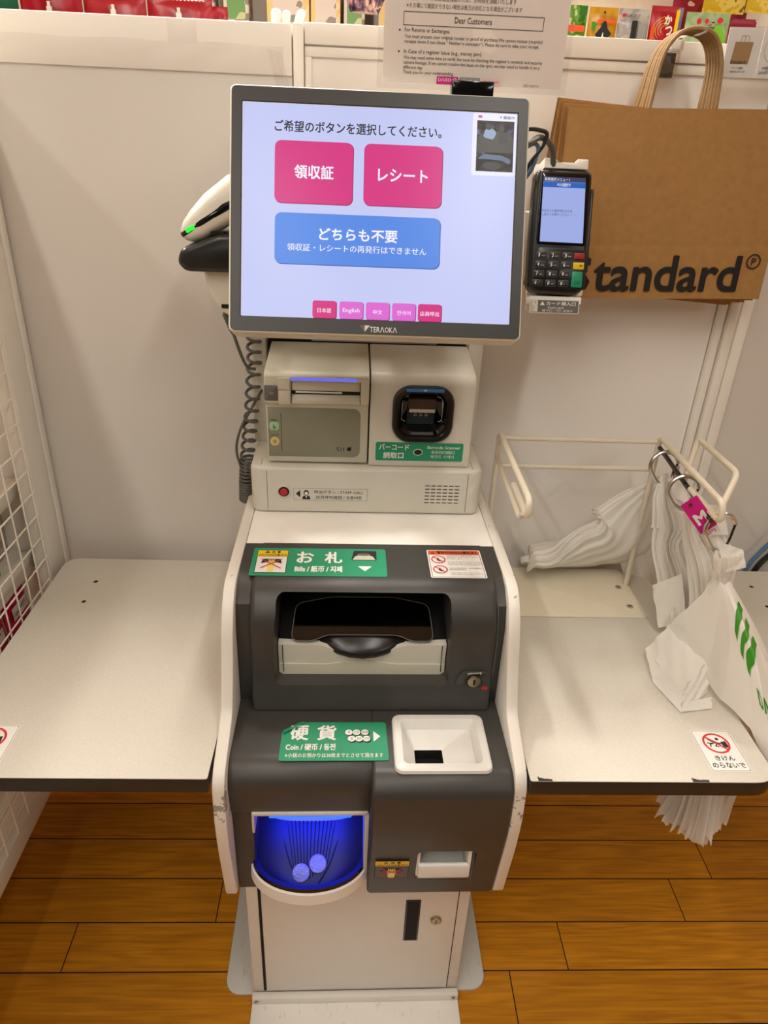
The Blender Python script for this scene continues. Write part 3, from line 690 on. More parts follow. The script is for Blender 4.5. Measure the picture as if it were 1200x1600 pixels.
part(s, 'hand_caution_sticker', M_, 'yellow headed hand warning sticker')

# plinth carrying the printer and the scanner
pl = MB().prism(rr_pts(-0.174, 0.229, 1.115, 1.275, 0.018, 5), 'z', 0.9145, 1.0, OFFW, 0.006, 3)
po = part(pl, 'plinth', M_)
for bx in ((-0.1455, -0.1449, 1.1146, 1.1152, 0.92, 0.994), (0.2025, 0.2031, 1.1146, 1.1152, 0.92, 0.994), (-0.156, -0.1554, 1.125, 1.155, 0.99995, 1.0003), (0.211, 0.2116, 1.125, 1.155, 0.99995, 1.0003)):
    part(MB().box(*bx, DARKGAP), 'plinth_seam', po)
F = Fr((-0.1165, 1.115, 0.9555))
part(MB().lathe(F, [(0.0125, 0), (0.0125, 0.002), (0.0112, 0.003), (0.0098, 0.003), (0.0092, 0.0005), (0.0001, 0.0005)], OFFW, 30), 'call_button_ring', po)
part(MB().lathe(F, [(0.0092, 0.0006), (0.0092, 0.0016), (0.0066, 0.0020), (0.0001, 0.0020)], INK, 24).lathe(F, [(0.0064, 0.002), (0.0064, 0.0042), (0.0052, 0.005), (0.0001, 0.005)], RED, 24), 'call_button', po, 'red staff call button')
F = Fr((-0.036, 1.1148, 0.9505))
s = MB(); s.slab(F, rr_pts(-0.0645, 0.0645, -0.0118, 0.0118, 0.0015), 0, 0.0003, OFFW); s.outline(F, rr_pts(-0.064, 0.064, -0.0113, 0.0113, 0.0015), 0.0004, 0.0004, INKG)
s.flat(F, [(-0.0600, 0.001), (-0.0525, -0.006), (-0.0525, 0.008)], 0.0006, INK)
s.disc(F, -0.0420, 0.003, 0.0045, 0.0006, INK, 0.0055); s.disc(F, -0.0420, 0.002, 0.0028, 0.0008, PAPER, 0.0034); s.flat(F, fil2([(-0.0495, -0.0095), (-0.0345, -0.0095), (-0.0365, -0.003), (-0.0475, -0.003)], 0.002), 0.0006, INK); s.flat(F, [(-0.0435, -0.0035), (-0.0405, -0.0035), (-0.042, -0.0075)], 0.0008, PAPER)
s.text(F, '呼出ボタン / STAFF CALL', -0.028, 0.0575, 0.0015, 0.0085, 0.0006, INK, 0.008); s.text(F, '店员呼叫按钮 / 호출버튼', -0.0255, 0.055, -0.0088, -0.0018, 0.0006, INK, 0.008)
part(s, 'call_sticker', po, 'staff call sticker')
g = MB(); F = Fr((0.1600, 1.115, 0.9555))
for r in range(6):
    for q in range(6): g.rr(F, -0.031+0.0104*q, -0.0228+0.0104*q, -0.0185+0.0066*r, -0.0168+0.0066*r, 0.0008, 0.0004, INK if r else INKG)
part(g, 'speaker_grille', po)
# posts and back
for x0, x1 in ((-0.179, -0.152), (0.203, 0.229)):
    part(MB().box(x0, x1, 1.235, 1.275, 0.999, 1.50, OFFW, 0.003), 'post', M_)
part(MB().box(-0.152, 0.203, 1.268, 1.276, 0.999, 1.50, BLACK), 'back_panel', M_, 'dark panel behind the printer')

# ------------------------------------------------------------------ coins in the tray
def coin(x, y, label, rz):
    z = bfloor(y)+0.0028
    u0, v0 = Vector((1, 0, 0)), Vector((0, 1, 0.80)).normalized()
    f = Fr((x, y, z+0.002), u0*math.cos(rz)+v0*math.sin(rz), v0*math.cos(rz)-u0*math.sin(rz))
    m = MB().lathe(f, [(0.0131, -0.0008), (0.0136, -0.0003), (0.0136, 0.0006), (0.0131, 0.0009), (0.0124, 0.0009), (0.0121, 0.0004), (0.0001, 0.0004)], COINM, 40)
    for k in range(5):
        a = 2*PI*k/5; m.disc(f, 0.0056*math.cos(a), 0.0056*math.sin(a), 0.0034, 0.0007, COINM, 0.0024, 12)
    m.disc(f, 0, 0, 0.0022, 0.0008, COINM, n=12)
    solo(m, 'coin', label, 'coin', (x, y, z), 'coins in the lit tray')
coin(-0.0705, 0.7320, 'lower left coin of the two lying in the blue lit tray', 0.4)
coin(-0.0445, 0.7430, 'upper right coin of the two lying in the blue lit tray', 1.1)

# ------------------------------------------------------------------ receipt printer
P_ = thing('receipt_printer', 'beige receipt printer with a grey front panel, left of the barcode scanner box', 'printer', (-0.058, 1.19, 1.0003), yaw=True)
x0, x1 = -0.1445, 0.0265
pp = fil2([(1.1315, 1.004), (1.1315, 1.110), (1.119, 1.114), (1.119, 1.161), (1.128, 1.166), (1.255, 1.182), (1.255, 1.004)], [0.003, 0.002, 0.002, 0.006, 0.006, 0.004, 0.003])
pb = part(MB().prism(pp, 'x', x0, x1, PRNT, 0.003), 'body', P_)
cut(pb, MB().box(-0.1015, 0.0125, 1.10, 1.132, 1.1135, 1.1515, PRNT, 0.0))
part(MB().box(-0.13, 0.01, 1.15, 1.25, 1.0003, 1.0045, BLACK), 'foot', P_)
part(MB().box(-0.1005, 0.0115, 1.1255, 1.133, 1.134, 1.151, PRNT, 0.001).prism([(1.1285, 1.1135), (1.121, 1.1135), (1.121, 1.119), (1.1285, 1.127)], 'x', -0.1005, 0.0115, PRNT, 0.0006), 'paper_exit', P_)
part(MB().box(-0.1005, 0.0115, 1.1278, 1.1315, 1.1275, 1.1338, DARKGAP).box(-0.094, -0.018, 1.1255, 1.1276, 1.1302, 1.1325, PAPER), 'paper_slot', P_, 'dark slot with a strip of paper')
part(MB().box(-0.101, 0.006, 1.1178, 1.1205, 1.1528, 1.1578, glow('printer_led', (116, 118, 240), 0.85)), 'status_light', P_, 'violet blue light bar')
part(MB().box(-0.1215, -0.1025, 1.1168, 1.1195, 1.137, 1.157, PRNT, 0.001).box(-0.1215, -0.1025, 1.1168, 1.1195, 1.1125, 1.1362, PRNT, 0.001), 'cover_latch_frame', P_)
F = Fr((-0.1335, 1.1189, 1.131))
part(MB().slab(F, rr_pts(-0.0105, 0.0105, -0.0125, 0.0125, 0.001), -0.001, 0.0028, INKG, 0.001).line(F, (-0.002, 0.002), (0.0015, -0.001), 0.0007, 0.003, PRNT).line(F, (0.0015, -0.001), (0.005, 0.002), 0.0007, 0.003, PRNT), 'cover_button', P_, 'dark grey cover button')
F = Fr((-0.064, 1.1314, 1.0585))
part(MB().slab(F, fil2([(-0.0775, -0.044), (0.0775, -0.044), (0.0775, 0.044), (-0.0775, 0.044)], [0.0001, 0.014, 0.014, 0.0001], 6), -0.001, 0.0004, PRNTG, 0.0004), 'front_panel', P_, 'olive grey front panel')
part(MB().line(F, (-0.0555, -0.034), (-0.0555, 0.034), 0.0008, 0.0006, INK), 'panel_line', P_)
b = MB()
b.text(F, 'S', 0.0375, 0.0425, -0.0325, -0.0255, 0.0006, INK, 0.0).text(F, 'I', 0.0450, 0.0462, -0.0325, -0.0255, 0.0006, INK).text(F, 'I', 0.0490, 0.0502, -0.0325, -0.0255, 0.0006, INK)
b.disc(F, 0.0592, -0.0285, 0.0037, 0.0006, INK).disc(F, 0.0634, -0.0245, 0.0009, 0.0006, INK, n=10)
part(b, 'maker_logo', P_)
part(MB().text(F, 'FEED', -0.0728, -0.0622, 0.0205, 0.0228, 0.0006, INK, 0.02), 'button_caption', P_)
part(MB().text(F, 'ON/OFF', -0.0738, -0.0600, -0.0065, -0.0042, 0.0006, INK, 0.0), 'button_caption', P_)
part(MB().slab(F, rr_pts(-0.0752, -0.0592, 0.0035, 0.0180, 0.004), 0.0003, 0.0016, MINT, 0.0006).ring(F, -0.0668, 0.0085, 0.0010, 0.0022, 0.0018, INK, 14).line(F, (-0.0685, 0.0145), (-0.0685, 0.0095), 0.0009, 0.0018, INK), 'feed_button', P_, 'pale green feed button')
part(MB().lathe(Fr(F(-0.0668, -0.0165)), [(0.008, 0.0003), (0.008, 0.0012), (0.0074, 0.0017), (0.0001, 0.0017)], AMBER, 26).ring(F, -0.0668, -0.0168, 0.0020, 0.0028, 0.0019, INK, 20, t0=120, t1=420).line(F, (-0.0668, -0.0168), (-0.0668, -0.0130), 0.0008, 0.0019, INK), 'power_button', P_, 'pale amber power button')

# ------------------------------------------------------------------ barcode scanner box
B_ = thing('barcode_scanner', 'white box with a black scan window and green label, right of the receipt printer', 'scanner', (0.116, 1.19, 1.0003), yaw=True)
x0, x1 = 0.0290, 0.2035
pp = fil2([(1.128, 1.0005), (1.128, 1.150), (1.138, 1.163), (1.255, 1.182), (1.255, 1.0005)], [0.004, 0.012, 0.02, 0.004, 0.002])
bb = part(MB().prism(pp, 'x', x0, x1, OFFW, 0.002), 'body', B_)
WX0, WX1, WZ0, WZ1 = 0.0660, 0.1690, 1.0485, 1.1470
cut(bb, MB().loftcap([[Vector((a, yy, b)) for a, b in rr_pts(WX0+0.007, WX1-0.007, WZ0+0.007, WZ1-0.007, 0.024, 6)] for yy in (1.10, 1.178)], OFFW))
def wr(g, y, r): return [Vector((a, y, b)) for a, b in rr_pts(WX0+g, WX1-g, WZ0+g, WZ1-g, r, 6)]
part(MB().loftcap([wr(0, 1.1285, 0.030), wr(0.0005, 1.1215, 0.030), wr(0.003, 1.119, 0.029), wr(0.008, 1.1195, 0.026), wr(0.011, 1.1235, 0.023), wr(0.012, 1.128, 0.022)], BLACK, cap0=False, cap1=False)
     .loftcap([wr(0.012, 1.128, 0.022), wr(0.016, 1.133, 0.02), wr(0.017, 1.177, 0.019)], GLOSSB, cap0=False), 'window_rim', B_, 'thick black rim of the scan window')
part(MB().slab(Fr((0.1185, 1.1192, 1.1412)), rr_pts(-0.0315, 0.0315, -0.0026, 0.0026, 0.0022), -0.0005, 0.0008, BLUES).flat(Fr((0.1185, 1.1192, 1.1412)), [(-0.004, 0.0014), (0.004, 0.0014), (0, -0.0016)], 0.001, PAPER), 'blue_marker', B_, 'blue strip with a small arrow')
BRONZE = mat('bronze_mirror', (122, 92, 70), 0.25, metal=0.6, noise=0.1)
e = MB().prism([(1.176, 1.122), (1.150, 1.116), (1.146, 1.101), (1.150, 1.095), (1.176, 1.095)], 'x', 0.094, 0.142, BRONZE).box(0.096, 0.140, 1.144, 1.148, 1.0945, 1.100, OFFW)
e.box(0.094, 0.142, 1.165, 1.17, 1.066, 1.095, GREYD)
for i in range(3): e.disc(Fr((0.1085+0.0095*i, 1.164, 1.0835)), 0, 0, 0.0028, 0.0004, OFFW).disc(Fr((0.1085+0.0095*i, 1.164, 1.0835)), 0, 0, 0.0014, 0.0006, GREYD)
for sx in (-1, 1):
    e.tube(fil3([(0.118+sx*0.024, 1.147, 1.122), (0.118+sx*0.034, 1.147, 1.120), (0.118+sx*0.035, 1.147, 1.080), (0.118+sx*0.028, 1.147, 1.077)], 0.004), 0.0009, OFFW, 6)
    e.prism([(0.118+sx*0.024, 1.112), (0.118+sx*0.033, 1.112), (0.118+sx*0.033, 1.085), (0.118+sx*0.026, 1.098)][::sx], 'y', 1.150, 1.156, GREYD)
part(e, 'scan_engine', B_)
F = Fr((0.1160, 1.1279, 1.0290))
s = MB().slab(F, rr_pts(-0.0755, 0.0755, -0.0168, 0.0168, 0.003), 0, 0.0004, GREEN)
s.text(F, 'バーコード', -0.0700, -0.0180, 0.0025, 0.0140, 0.0006, PAPER, 0.02).text(F, '読取口', -0.0620, -0.0270, -0.0130, -0.0010, 0.0006, PAPER, 0.02)
s.text(F, 'Barcode Scanner', 0.0135, 0.0705, 0.0060, 0.0115, 0.0006, PAPER, 0.01).text(F, '条形码扫描口', 0.0205, 0.0610, -0.0030, 0.0030, 0.0006, PAPER, 0.005).text(F, '바코드 스캐너', 0.0205, 0.0600, -0.0115, -0.0050, 0.0006, PAPER, 0.005)
s.disc(F, -0.0025, -0.0005, 0.0080, 0.0006, PAPER, 0.0060).disc(F, -0.0025, -0.0005, 0.0068, 0.0008, INK, 0.0049)
part(s, 'window_label', B_, 'green label')

# ------------------------------------------------------------------ touch screen
TI = math.radians(22.5)
MO = Vector((0.0223, 0.9494, 1.4185))
MV = Vector((0, math.sin(TI), math.cos(TI)))
T_ = thing('touchscreen_monitor', 'grey framed touchscreen showing pink and blue buttons, above the printer', 'monitor', (0.0223, 0.98, 1.285), yaw=False)
F = Fr(MO, (1, 0, 0), MV)
bz = MB().slab(F, rr_pts(-0.1835, 0.1835, -0.1475, 0.1475, 0.007), -0.042, 0.0015, OFFW, 0.003, 3)
part(bz, 'housing', T_, 'pale outer housing')
fr_ = MB(); o = rr_pts(-0.1812, 0.1812, -0.1452, 0.1452, 0.006); i_ = rr_pts(-0.1683, 0.1683, -0.1275, 0.1275, 0.0015)
fr_.loftcap([[F(a, b, 0.0014) for a, b in o], [F(a, b, 0.0024) for a, b in o], [F(a*0.999, b*0.999, 0.0028) for a, b in o], [F(a*1.006, b*1.006, 0.0028) for a, b in i_], [F(a, b, 0.0018) for a, b in i_]], BEZEL, cap0=False, cap1=False)
part(fr_, 'bezel', T_, 'dark grey bezel')
lg = MB().flat(F, [(-0.0205, -0.1345), (-0.0075, -0.1345), (-0.0140, -0.1425)], 0.0031, OFFW).flat(F, [(-0.0205, -0.1345), (-0.0140, -0.1345), (-0.0140, -0.1425)], 0.0033, INKG)
lg.text(F, 'TER', -0.0075, 0.0050, -0.1425, -0.1360, 0.0031, PAPER, 0.0).text(F, 'Λ', 0.0054, 0.0108, -0.1425, -0.1360, 0.0031, PAPER).text(F, 'OK', 0.0112, 0.0208, -0.1425, -0.1360, 0.0031, PAPER).text(F, 'Λ', 0.0212, 0.0266, -0.1425, -0.1360, 0.0031, PAPER)
part(lg, 'maker_logo', T_)
SBG = glow('screen_lavender', (196, 202, 246), 0.98)
nt = SBG.node_tree; tc = nt.nodes.new('ShaderNodeTexCoord'); nz = nt.nodes.new('ShaderNodeTexNoise'); nz.inputs['Scale'].default_value = 6
nt.links.new(tc.outputs['Object'], nz.inputs['Vector']); rp = nt.nodes.new('ShaderNodeValToRGB')
rp.color_ramp.elements[0].color = (*lin((192, 198, 242)), 1); rp.color_ramp.elements[1].color = (*lin((204, 209, 250)), 1)
nt.links.new(nz.outputs['Fac'], rp.inputs[0]); nt.links.new(rp.outputs[0], nt.nodes['Principled BSDF'].inputs['Emission Color'])
SPK = glow('screen_pink', (218, 52, 132), 0.95); SPKD = glow('screen_pink_edge', (160, 34, 96), 0.9); SBL = glow('screen_blue', (86, 140, 232), 0.95); SBLD = glow('screen_blue_edge', (58, 92, 170), 0.9)
SVI = glow('screen_orchid', (226, 108, 212), 0.95); SVID = glow('screen_orchid_edge', (168, 76, 160), 0.9); SWT = glow('screen_white', (244, 240, 252), 1.0); STX = glow('screen_text', (64, 62, 74), 0.6)
SCARD = glow('screen_card', (226, 228, 250), 1.0)
GLASS = clear('screen_glass', 0.035, 0.08)
sc_ = part(MB().flat(F, [(-0.1678, -0.1270), (0.1678, -0.1270), (0.1678, 0.1270), (-0.1678, 0.1270)], 0.0016, SBG), 'screen', T_, 'lit lavender screen')
part(MB().text(F, 'ご希望のボタンを選択してください。', -0.1290, 0.0750, 0.0940, 0.1075, 0.0019, STX, 0.012), 'screen_heading', sc_)
def button(a0, a1, b0, b1, r, top, edge, texts, label):
    m = MB().rr(F, a0+0.0006, a1+0.0010, b0-0.0010, b1-0.0004, r, 0.0018, edge).rr(F, a0, a1, b0, b1, r, 0.0020, top)
    for t, x0_, x1_, y0_, y1_, bo in texts: m.text(F, t, x0_, x1_, y0_, y1_, 0.0022, SWT, bo)
    part(m, 'screen_button', sc_, label)
button(-0.1285, -0.0330, 0.0105, 0.0840, 0.008, SPK, SPKD, [('領収証', -0.1045, -0.0565, 0.0395, 0.0560, 0.016)], 'left pink invoice button')
button(-0.0195, 0.0770, 0.0112, 0.0842, 0.008, SPK, SPKD, [('レシート', -0.0020, 0.0595, 0.0405, 0.0555, 0.016)], 'right pink receipt button')
button(-0.1275, 0.0768, -0.0622, -0.0012, 0.008, SBL, SBLD, [('どちらも不要', -0.0730, 0.0240, -0.0330, -0.0180, 0.016), ('領収証・レシートの再発行はできません', -0.1120, 0.0605, -0.0466, -0.0376, 0.006)], 'wide blue button')
for a0, t, wd, c, e_, lb in ((-0.0795, '日本語', 0.017, SPK, SPKD, 'pink Japanese tab'), (-0.0460, 'English', 0.021, SVI, SVID, 'orchid English tab'), (-0.0130, '中文', 0.0115, SVI, SVID, 'orchid Chinese tab'), (0.0198, '한국어', 0.017, SVI, SVID, 'orchid Korean tab'), (0.0522, '店員呼出', 0.024, SPK, SPKD, 'pink staff call tab')):
    m_ = a0+0.0147; button(a0, a0+0.0294, -0.1268, -0.1058, 0.003, c, e_, [(t, m_-wd/2, m_+wd/2, -0.1205, -0.1148 if t != 'English' else -0.1140, 0.005)], lb)
cv = bpy.data.materials.new('camera_picture'); cv.use_nodes = True; nt = cv.node_tree; b_ = nt.nodes['Principled BSDF']; b_.inputs['Base Color'].default_value = (0.01, 0.01, 0.01, 1)
tc = nt.nodes.new('ShaderNodeTexCoord'); nz = nt.nodes.new('ShaderNodeTexNoise'); nz.inputs['Scale'].default_value = 95; nz.inputs['Detail'].default_value = 5
nt.links.new(tc.outputs['Object'], nz.inputs['Vector']); rp = nt.nodes.new('ShaderNodeValToRGB')
for p_, c_ in ((0.0, (12, 13, 18)), (0.42, (24, 22, 26)), (0.55, (58, 46, 44)), (0.64, (78, 92, 130))):
    e_ = rp.color_ramp.elements[0] if p_ == 0.0 else rp.color_ramp.elements.new(p_); e_.position = p_; e_.color = (*lin(c_), 1)
rp.color_ramp.elements[-1].color = (*lin((150, 170, 210)), 1); rp.color_ramp.elements[-1].position = 0.80
nt.links.new(nz.outputs['Fac'], rp.inputs[0]); nt.links.new(rp.outputs[0], b_.inputs['Emission Color']); b_.inputs['Emission Strength'].default_value = 0.9
SDK = glow('picture_brown', (52, 40, 36), 0.8); SSH = glow('picture_shirt', (150, 170, 205), 0.8); SHD = glow('picture_dark', (14, 14, 18), 0.8); SBT = glow('picture_table', (84, 104, 140), 0.8)
m = MB().rr(F, 0.1130, 0.1672, 0.0525, 0.1262, 0.003, 0.0018, SCARD).flat(F, [(0.1185, 0.0575), (0.1645, 0.0575), (0.1645, 0.1175), (0.1185, 0.1175)], 0.0020, cv)
m.flat(F, fil2([(0.1190, 0.080), (0.164, 0.080), (0.164, 0.100), (0.150, 0.106), (0.130, 0.104), (0.119, 0.098)], 0.004), 0.0021, SDK)
m.disc(F, 0.1330, 0.1105, 0.0040, 0.0023, SHD).flat(F, fil2([(0.126, 0.098), (0.139, 0.095), (0.143, 0.104), (0.137, 0.109), (0.129, 0.108)], 0.003), 0.0022, SSH)
m.disc(F, 0.1490, 0.1080, 0.0035, 0.0023, SHD).flat(F, fil2([(0.145, 0.092), (0.157, 0.092), (0.156, 0.104), (0.147, 0.105)], 0.003), 0.0022, SHD)
m.flat(F, fil2([(0.1195, 0.072), (0.128, 0.078), (0.150, 0.077), (0.162, 0.072), (0.160, 0.066), (0.150, 0.071), (0.128, 0.072)], 0.003), 0.0022, SBT).disc(F, 0.138, 0.064, 0.012, 0.0023, SHD, 0.005)
m.rr(F, 0.1195, 0.1245, 0.1205, 0.1235, 0.001, 0.0021, SPK).disc(F, 0.1475, 0.1220, 0.0012, 0.0021, SPK).text(F, '録画中', 0.1505, 0.1645, 0.1200, 0.1238, 0.0021, STX, 0.01)
part(m, 'camera_thumbnail', sc_, 'small dark camera picture')
part(MB().box(-0.035, 0.08, 0.985, 1.07, 1.37, 1.47, BLACK, 0.004).box(0.0, 0.05, 1.06, 1.27, 1.39, 1.45, BLACK, 0.003), 'mount_arm', T_, 'dark mounting arm')
part(MB().slab(F, rr_pts(-0.085, 0.085, -0.1465, -0.13, 0.003), -0.060, -0.041, BLACK, 0.002), 'rear_cover', T_)

# ------------------------------------------------------------------ notice in a clear holder clipped to the screen
N_ = thing('notice_sign', 'printed customer notice in a clear plate, clipped behind the top edge of the screen', 'sign', (0.135, 1.02, 1.558))
F = Fr((0.1345, 1.022, 1.5595), (1, 0, 0.004), (0, 0, 1))
PAPN = mat('notice_paper', (226, 212, 200), 0.55, noise=0.01)
part(MB().slab(F, rr_pts(-0.1115, 0.1105, 0.006, 0.310, 0.001), -0.0012, -0.0006, PAPN), 'notice_paper', N_)
wv = MB().grid(lambda u, v: F(-0.1185+0.236*u, 0.0+0.318*v, 0.0014+0.0022*math.sin(u*7+v*5)*math.sin(v*9)), 40, 40, CLEARP)
wv.grid(lambda u, v: F(-0.1185+0.236*u, 0.0+0.318*v, -0.0035), 2, 2, CLEARP)
part(wv, 'clear_plate', N_, 'clear plastic plate')
tx = MB()
def L_(t, a0, a1, b, h, m=INKG, bo=0.0): tx.text(F, t, a0, a1, b, b+h, 0.0, m, bo)
L_('レジ内確認・カメラ映像相互確認のため、お時間を頂戴いたします', -0.0950, 0.0450, 0.0905, 0.0052); L_('※その場にて確認ができない場合は後日の対応となる場合がございます', -0.0855, 0.0525, 0.0830, 0.0052)
tx.outline(F, [(-0.0885, 0.0655), (0.0805, 0.0655), (0.0805, 0.0795), (-0.0885, 0.0795)], 0.0006, 0.0, INK)
L_('Dear Customers', -0.027, 0.0175, 0.0695, 0.0062, INK)
L_('For Returns or Exchanges:', -0.0865, -0.0320, 0.0580, 0.0052, INK)
L_('You must present your original receipt or proof of purchase.We cannot reissue (re-print)', -0.0865, 0.0815, 0.0520, 0.0046, INK)
L_('receipts (even if you chose “ Neither is necessary”). Please be sure to take your receipt.', -0.0865, 0.0780, 0.0468, 0.0046, INK)
L_('In Case of a register Issue (e.g., money jam):', -0.0865, 0.0090, 0.0362, 0.0052, INK)
L_('We may need some time to verify the issue by checking the register’s contents and security', -0.0865, 0.0845, 0.0304, 0.0046, INK)
L_('camera footage. If we cannot resolve the issue on the spot, we may need to handle it on a', -0.0865, 0.0815, 0.0252, 0.0046, INK)
L_('different day.', -0.0865, -0.0620, 0.0202, 0.0044, INK); L_('Thank you for your understanding.', -0.0865, -0.0240, 0.0152, 0.0044, INK)
for b in (0.0606, 0.0388): tx.disc(F, -0.0925, b, 0.0011, 0.0, INK, n=12)
PINKL = mat('pale_pink_print', (240, 196, 190), 0.6, noise=0.01); GREYL = mat('mid_grey_print', (150, 146, 142), 0.6, noise=0.01)
YB = 0.0062
tx.flat(F, [(-0.0445, YB), (-0.0180, YB), (-0.0180, YB+0.0085), (-0.0445, YB+0.0085)], 0.0004, PINK); tx.text(F, 'DΛISO', -0.0425, -0.0265, YB+0.0032, YB+0.0070, 0.0006, PAPER, 0.0)
for k in range(3): tx.line(F, (-0.0245, YB+0.0012+0.0020*k), (-0.0220, YB+0.0030+0.0020*k), 0.0007, 0.0006, PAPER); tx.line(F, (-0.0220, YB+0.0030+0.0020*k), (-0.0195, YB+0.0012+0.0020*k), 0.0007, 0.0006, PAPER)
tx.flat(F, [(-0.0165, YB), (0.0090, YB), (0.0090, YB+0.0085), (-0.0165, YB+0.0085)], 0.0004, GREYL); tx.text(F, 'Standard', -0.0115, 0.0045, YB+0.0032, YB+0.0070, 0.0006, PAPER, 0.0)
tx.flat(F, [(0.0115, YB), (0.0360, YB), (0.0360, YB+0.0085), (0.0115, YB+0.0085)], 0.0004, PINKL); tx.text(F, 'THREEPPY', 0.0140, 0.0330, YB+0.0030, YB+0.0056, 0.0006, INKG, 0.0)
L_('改訂 2025/10', 0.0640, 0.0830, YB+0.001, 0.0030)
tm = part(tx, 'notice_text', N_)
part(MB().box(0.1085, 0.1600, 1.008, 1.034, 1.5440, 1.5700, GLOSSB, 0.0015), 'clip', N_, 'black clip')

# ------------------------------------------------------------------ card terminal on its bracket
C_ = thing('card_terminal', 'black card payment terminal with keypad and lit screen, right of the touchscreen', 'card terminal', (0.2915, 1.09, 1.29))
CV = Vector((0, 0.2806, 0.9598)); F = Fr((0.2915, 1.095, 1.3945), (1, 0, 0), CV)
bd = MB().slab(F, fil2([(-0.0420, -0.078), (-0.030, -0.0865), (0.030, -0.0880), (0.0428, -0.078), (0.0418, -0.015), (0.0400, 0.0840), (-0.0410, 0.0840), (-0.0432, -0.015)], [0.012, 0.012, 0.012, 0.012, 0.03, 0.008, 0.008, 0.03]), -0.034, 0.0, BLACK, 0.007, 4)
bo_ = part(bd, 'body', C_)
part(MB().slab(F, fil2([(-0.0355, -0.0185), (0.0370, -0.0195), (0.0345, 0.0790), (-0.0350, 0.0785)], 0.004), -0.001, 0.0016, GLOSSB, 0.0012).slab(F, rr_pts(0.0425, 0.047, -0.055, 0.062, 0.002), -0.030, -0.010, BLACK, 0.002), 'screen_surround', C_)
CS = glow('terminal_screen', (168, 184, 244), 0.85); CSB = glow('terminal_blue', (44, 106, 200), 0.8); CSD = glow('terminal_slate', (66, 74, 110), 0.7)
m = MB().flat(F, [(-0.0308, -0.0150), (0.0325, -0.0155), (0.0295, 0.0730), (-0.0315, 0.0730)], 0.0019, CS)
m.flat(F, [(-0.0315, 0.0665), (0.0296, 0.0665), (0.0295, 0.0730), (-0.0315, 0.0730)], 0.0021, CSD).flat(F, [(-0.0314, 0.0590), (0.0298, 0.0590), (0.0296, 0.0662), (-0.0314, 0.0662)], 0.0021, CSB)
m.text(F, '業務選択メニュー1', -0.0300, 0.0060, 0.0675, 0.0718, 0.0023, SWT).text(F, 'POS連動中', -0.0110, 0.0080, 0.0603, 0.0650, 0.0023, SWT).text(F, 'POSからの操作待ちのため、', -0.0305, 0.0150, 0.0255, 0.0295, 0.0021, STX).text(F, 'しばらくお待ちください・・・', -0.0305, 0.0190, 0.0205, 0.0245, 0.0021, STX)
part(m, 'terminal_screen', C_, 'lit pale blue screen')
kp = MB().slab(F, fil2([(-0.0385, -0.0800), (0.0400, -0.0815), (0.0405, -0.0240), (-0.0330, -0.0225)], 0.006), -0.001, 0.0012, BLACK, 0.0008)
kpo = part(kp, 'keypad', C_)
keys = [['1', '2', '3'], ['4', '5', '6'], ['7', '8', '9'], ['*', '0', '#']]
for r in range(4):
    for q in range(3):
        a, b = -0.0265+0.0192*q-0.0012*r, -0.0335-0.0130*r
        m = MB().slab(F, rr_pts(a-0.0078, a+0.0078, b-0.0048, b+0.0048, 0.0018), 0.0008, 0.0024, BLACK, 0.0006)
        m.outline(F, rr_pts(a-0.0075, a+0.0075, b-0.0046, b+0.0046, 0.0018), 0.00035, 0.0025, INKG)
        m.text(F, keys[r][q], a-0.0048, a-0.0018 if keys[r][q] != '1' else a-0.0030, b-0.0026, b+0.0026, 0.0026, PAPER, 0.01, lean=0.12)
        tl = {'1': 'QZ.', '2': 'ABC', '3': 'DEF', '4': 'GHI', '5': 'JKL', '6': 'MNO', '7': 'PRS', '8': 'TUV', '9': 'WXY', '*': ':', '0': 'SP', '#': ','}[keys[r][q]]
        m.text(F, tl, a+0.0003, a+0.0052 if len(tl) > 1 else a+0.0012, b-0.0020, b-0.0004, 0.0026, OFFW)
        part(m, 'key', kpo)
KG = mat('key_green', (16, 140, 100), 0.4, noise=0.02); KY = mat('key_yellow', (226, 184, 22), 0.4, noise=0.02); KR = mat('key_red', (150, 18, 34), 0.4, noise=0.02)
part(MB().slab(F, rr_pts(0.0215, 0.0370, -0.0380, -0.0290, 0.001), 0.0008, 0.0030, KR, 0.0008), 'key', kpo, 'red cancel key')
part(MB().slab(F, rr_pts(0.0208, 0.0370, -0.0520, -0.0422, 0.001), 0.0008, 0.0030, KY, 0.0008).line(F, (0.031, -0.047), (0.035, -0.047), 0.0012, 0.0032, INK).flat(F, [(0.0295, -0.047), (0.032, -0.0454), (0.032, -0.0486)], 0.0032, INK), 'key', kpo, 'yellow correction key')
part(MB().slab(F, rr_pts(0.0200, 0.0358, -0.0775, -0.0552, 0.0015), 0.0008, 0.0030, KG, 0.0008).text(F, 'OK', 0.0240, 0.0330, -0.0735, -0.0685, 0.0032, INK, 0.0, 0.1), 'key', kpo, 'green OK key')
K_ = thing('terminal_bracket', 'white metal bracket with a card slot label, holding the black card terminal', 'bracket', (0.29, 1.12, 1.28))
m = MB().slab(F, fil2([(-0.030, 0.086), (0.0335, 0.086), (0.0335, 0.0995), (0.018, 0.0995), (0.014, 0.0945), (-0.010, 0.0945), (-0.014, 0.0995), (-0.030, 0.0995)], 0.0012), -0.036, -0.004, WORN, 0.001)
m.slab(F, rr_pts(-0.036, 0.040, -0.112, 0.0995, 0.004), -0.042, -0.0365, WHITE, 0.001).slab(F, rr_pts(0.036, 0.0485, -0.086, 0.045, 0.004), -0.0362, -0.031, WHITE, 0.001)
m.slab(F, fil2([(-0.036, -0.090), (0.040, -0.090), (0.040, -0.100), (-0.036, -0.100)], 0.001), -0.040, -0.008, WHITE)
part(m, 'cradle', K_)
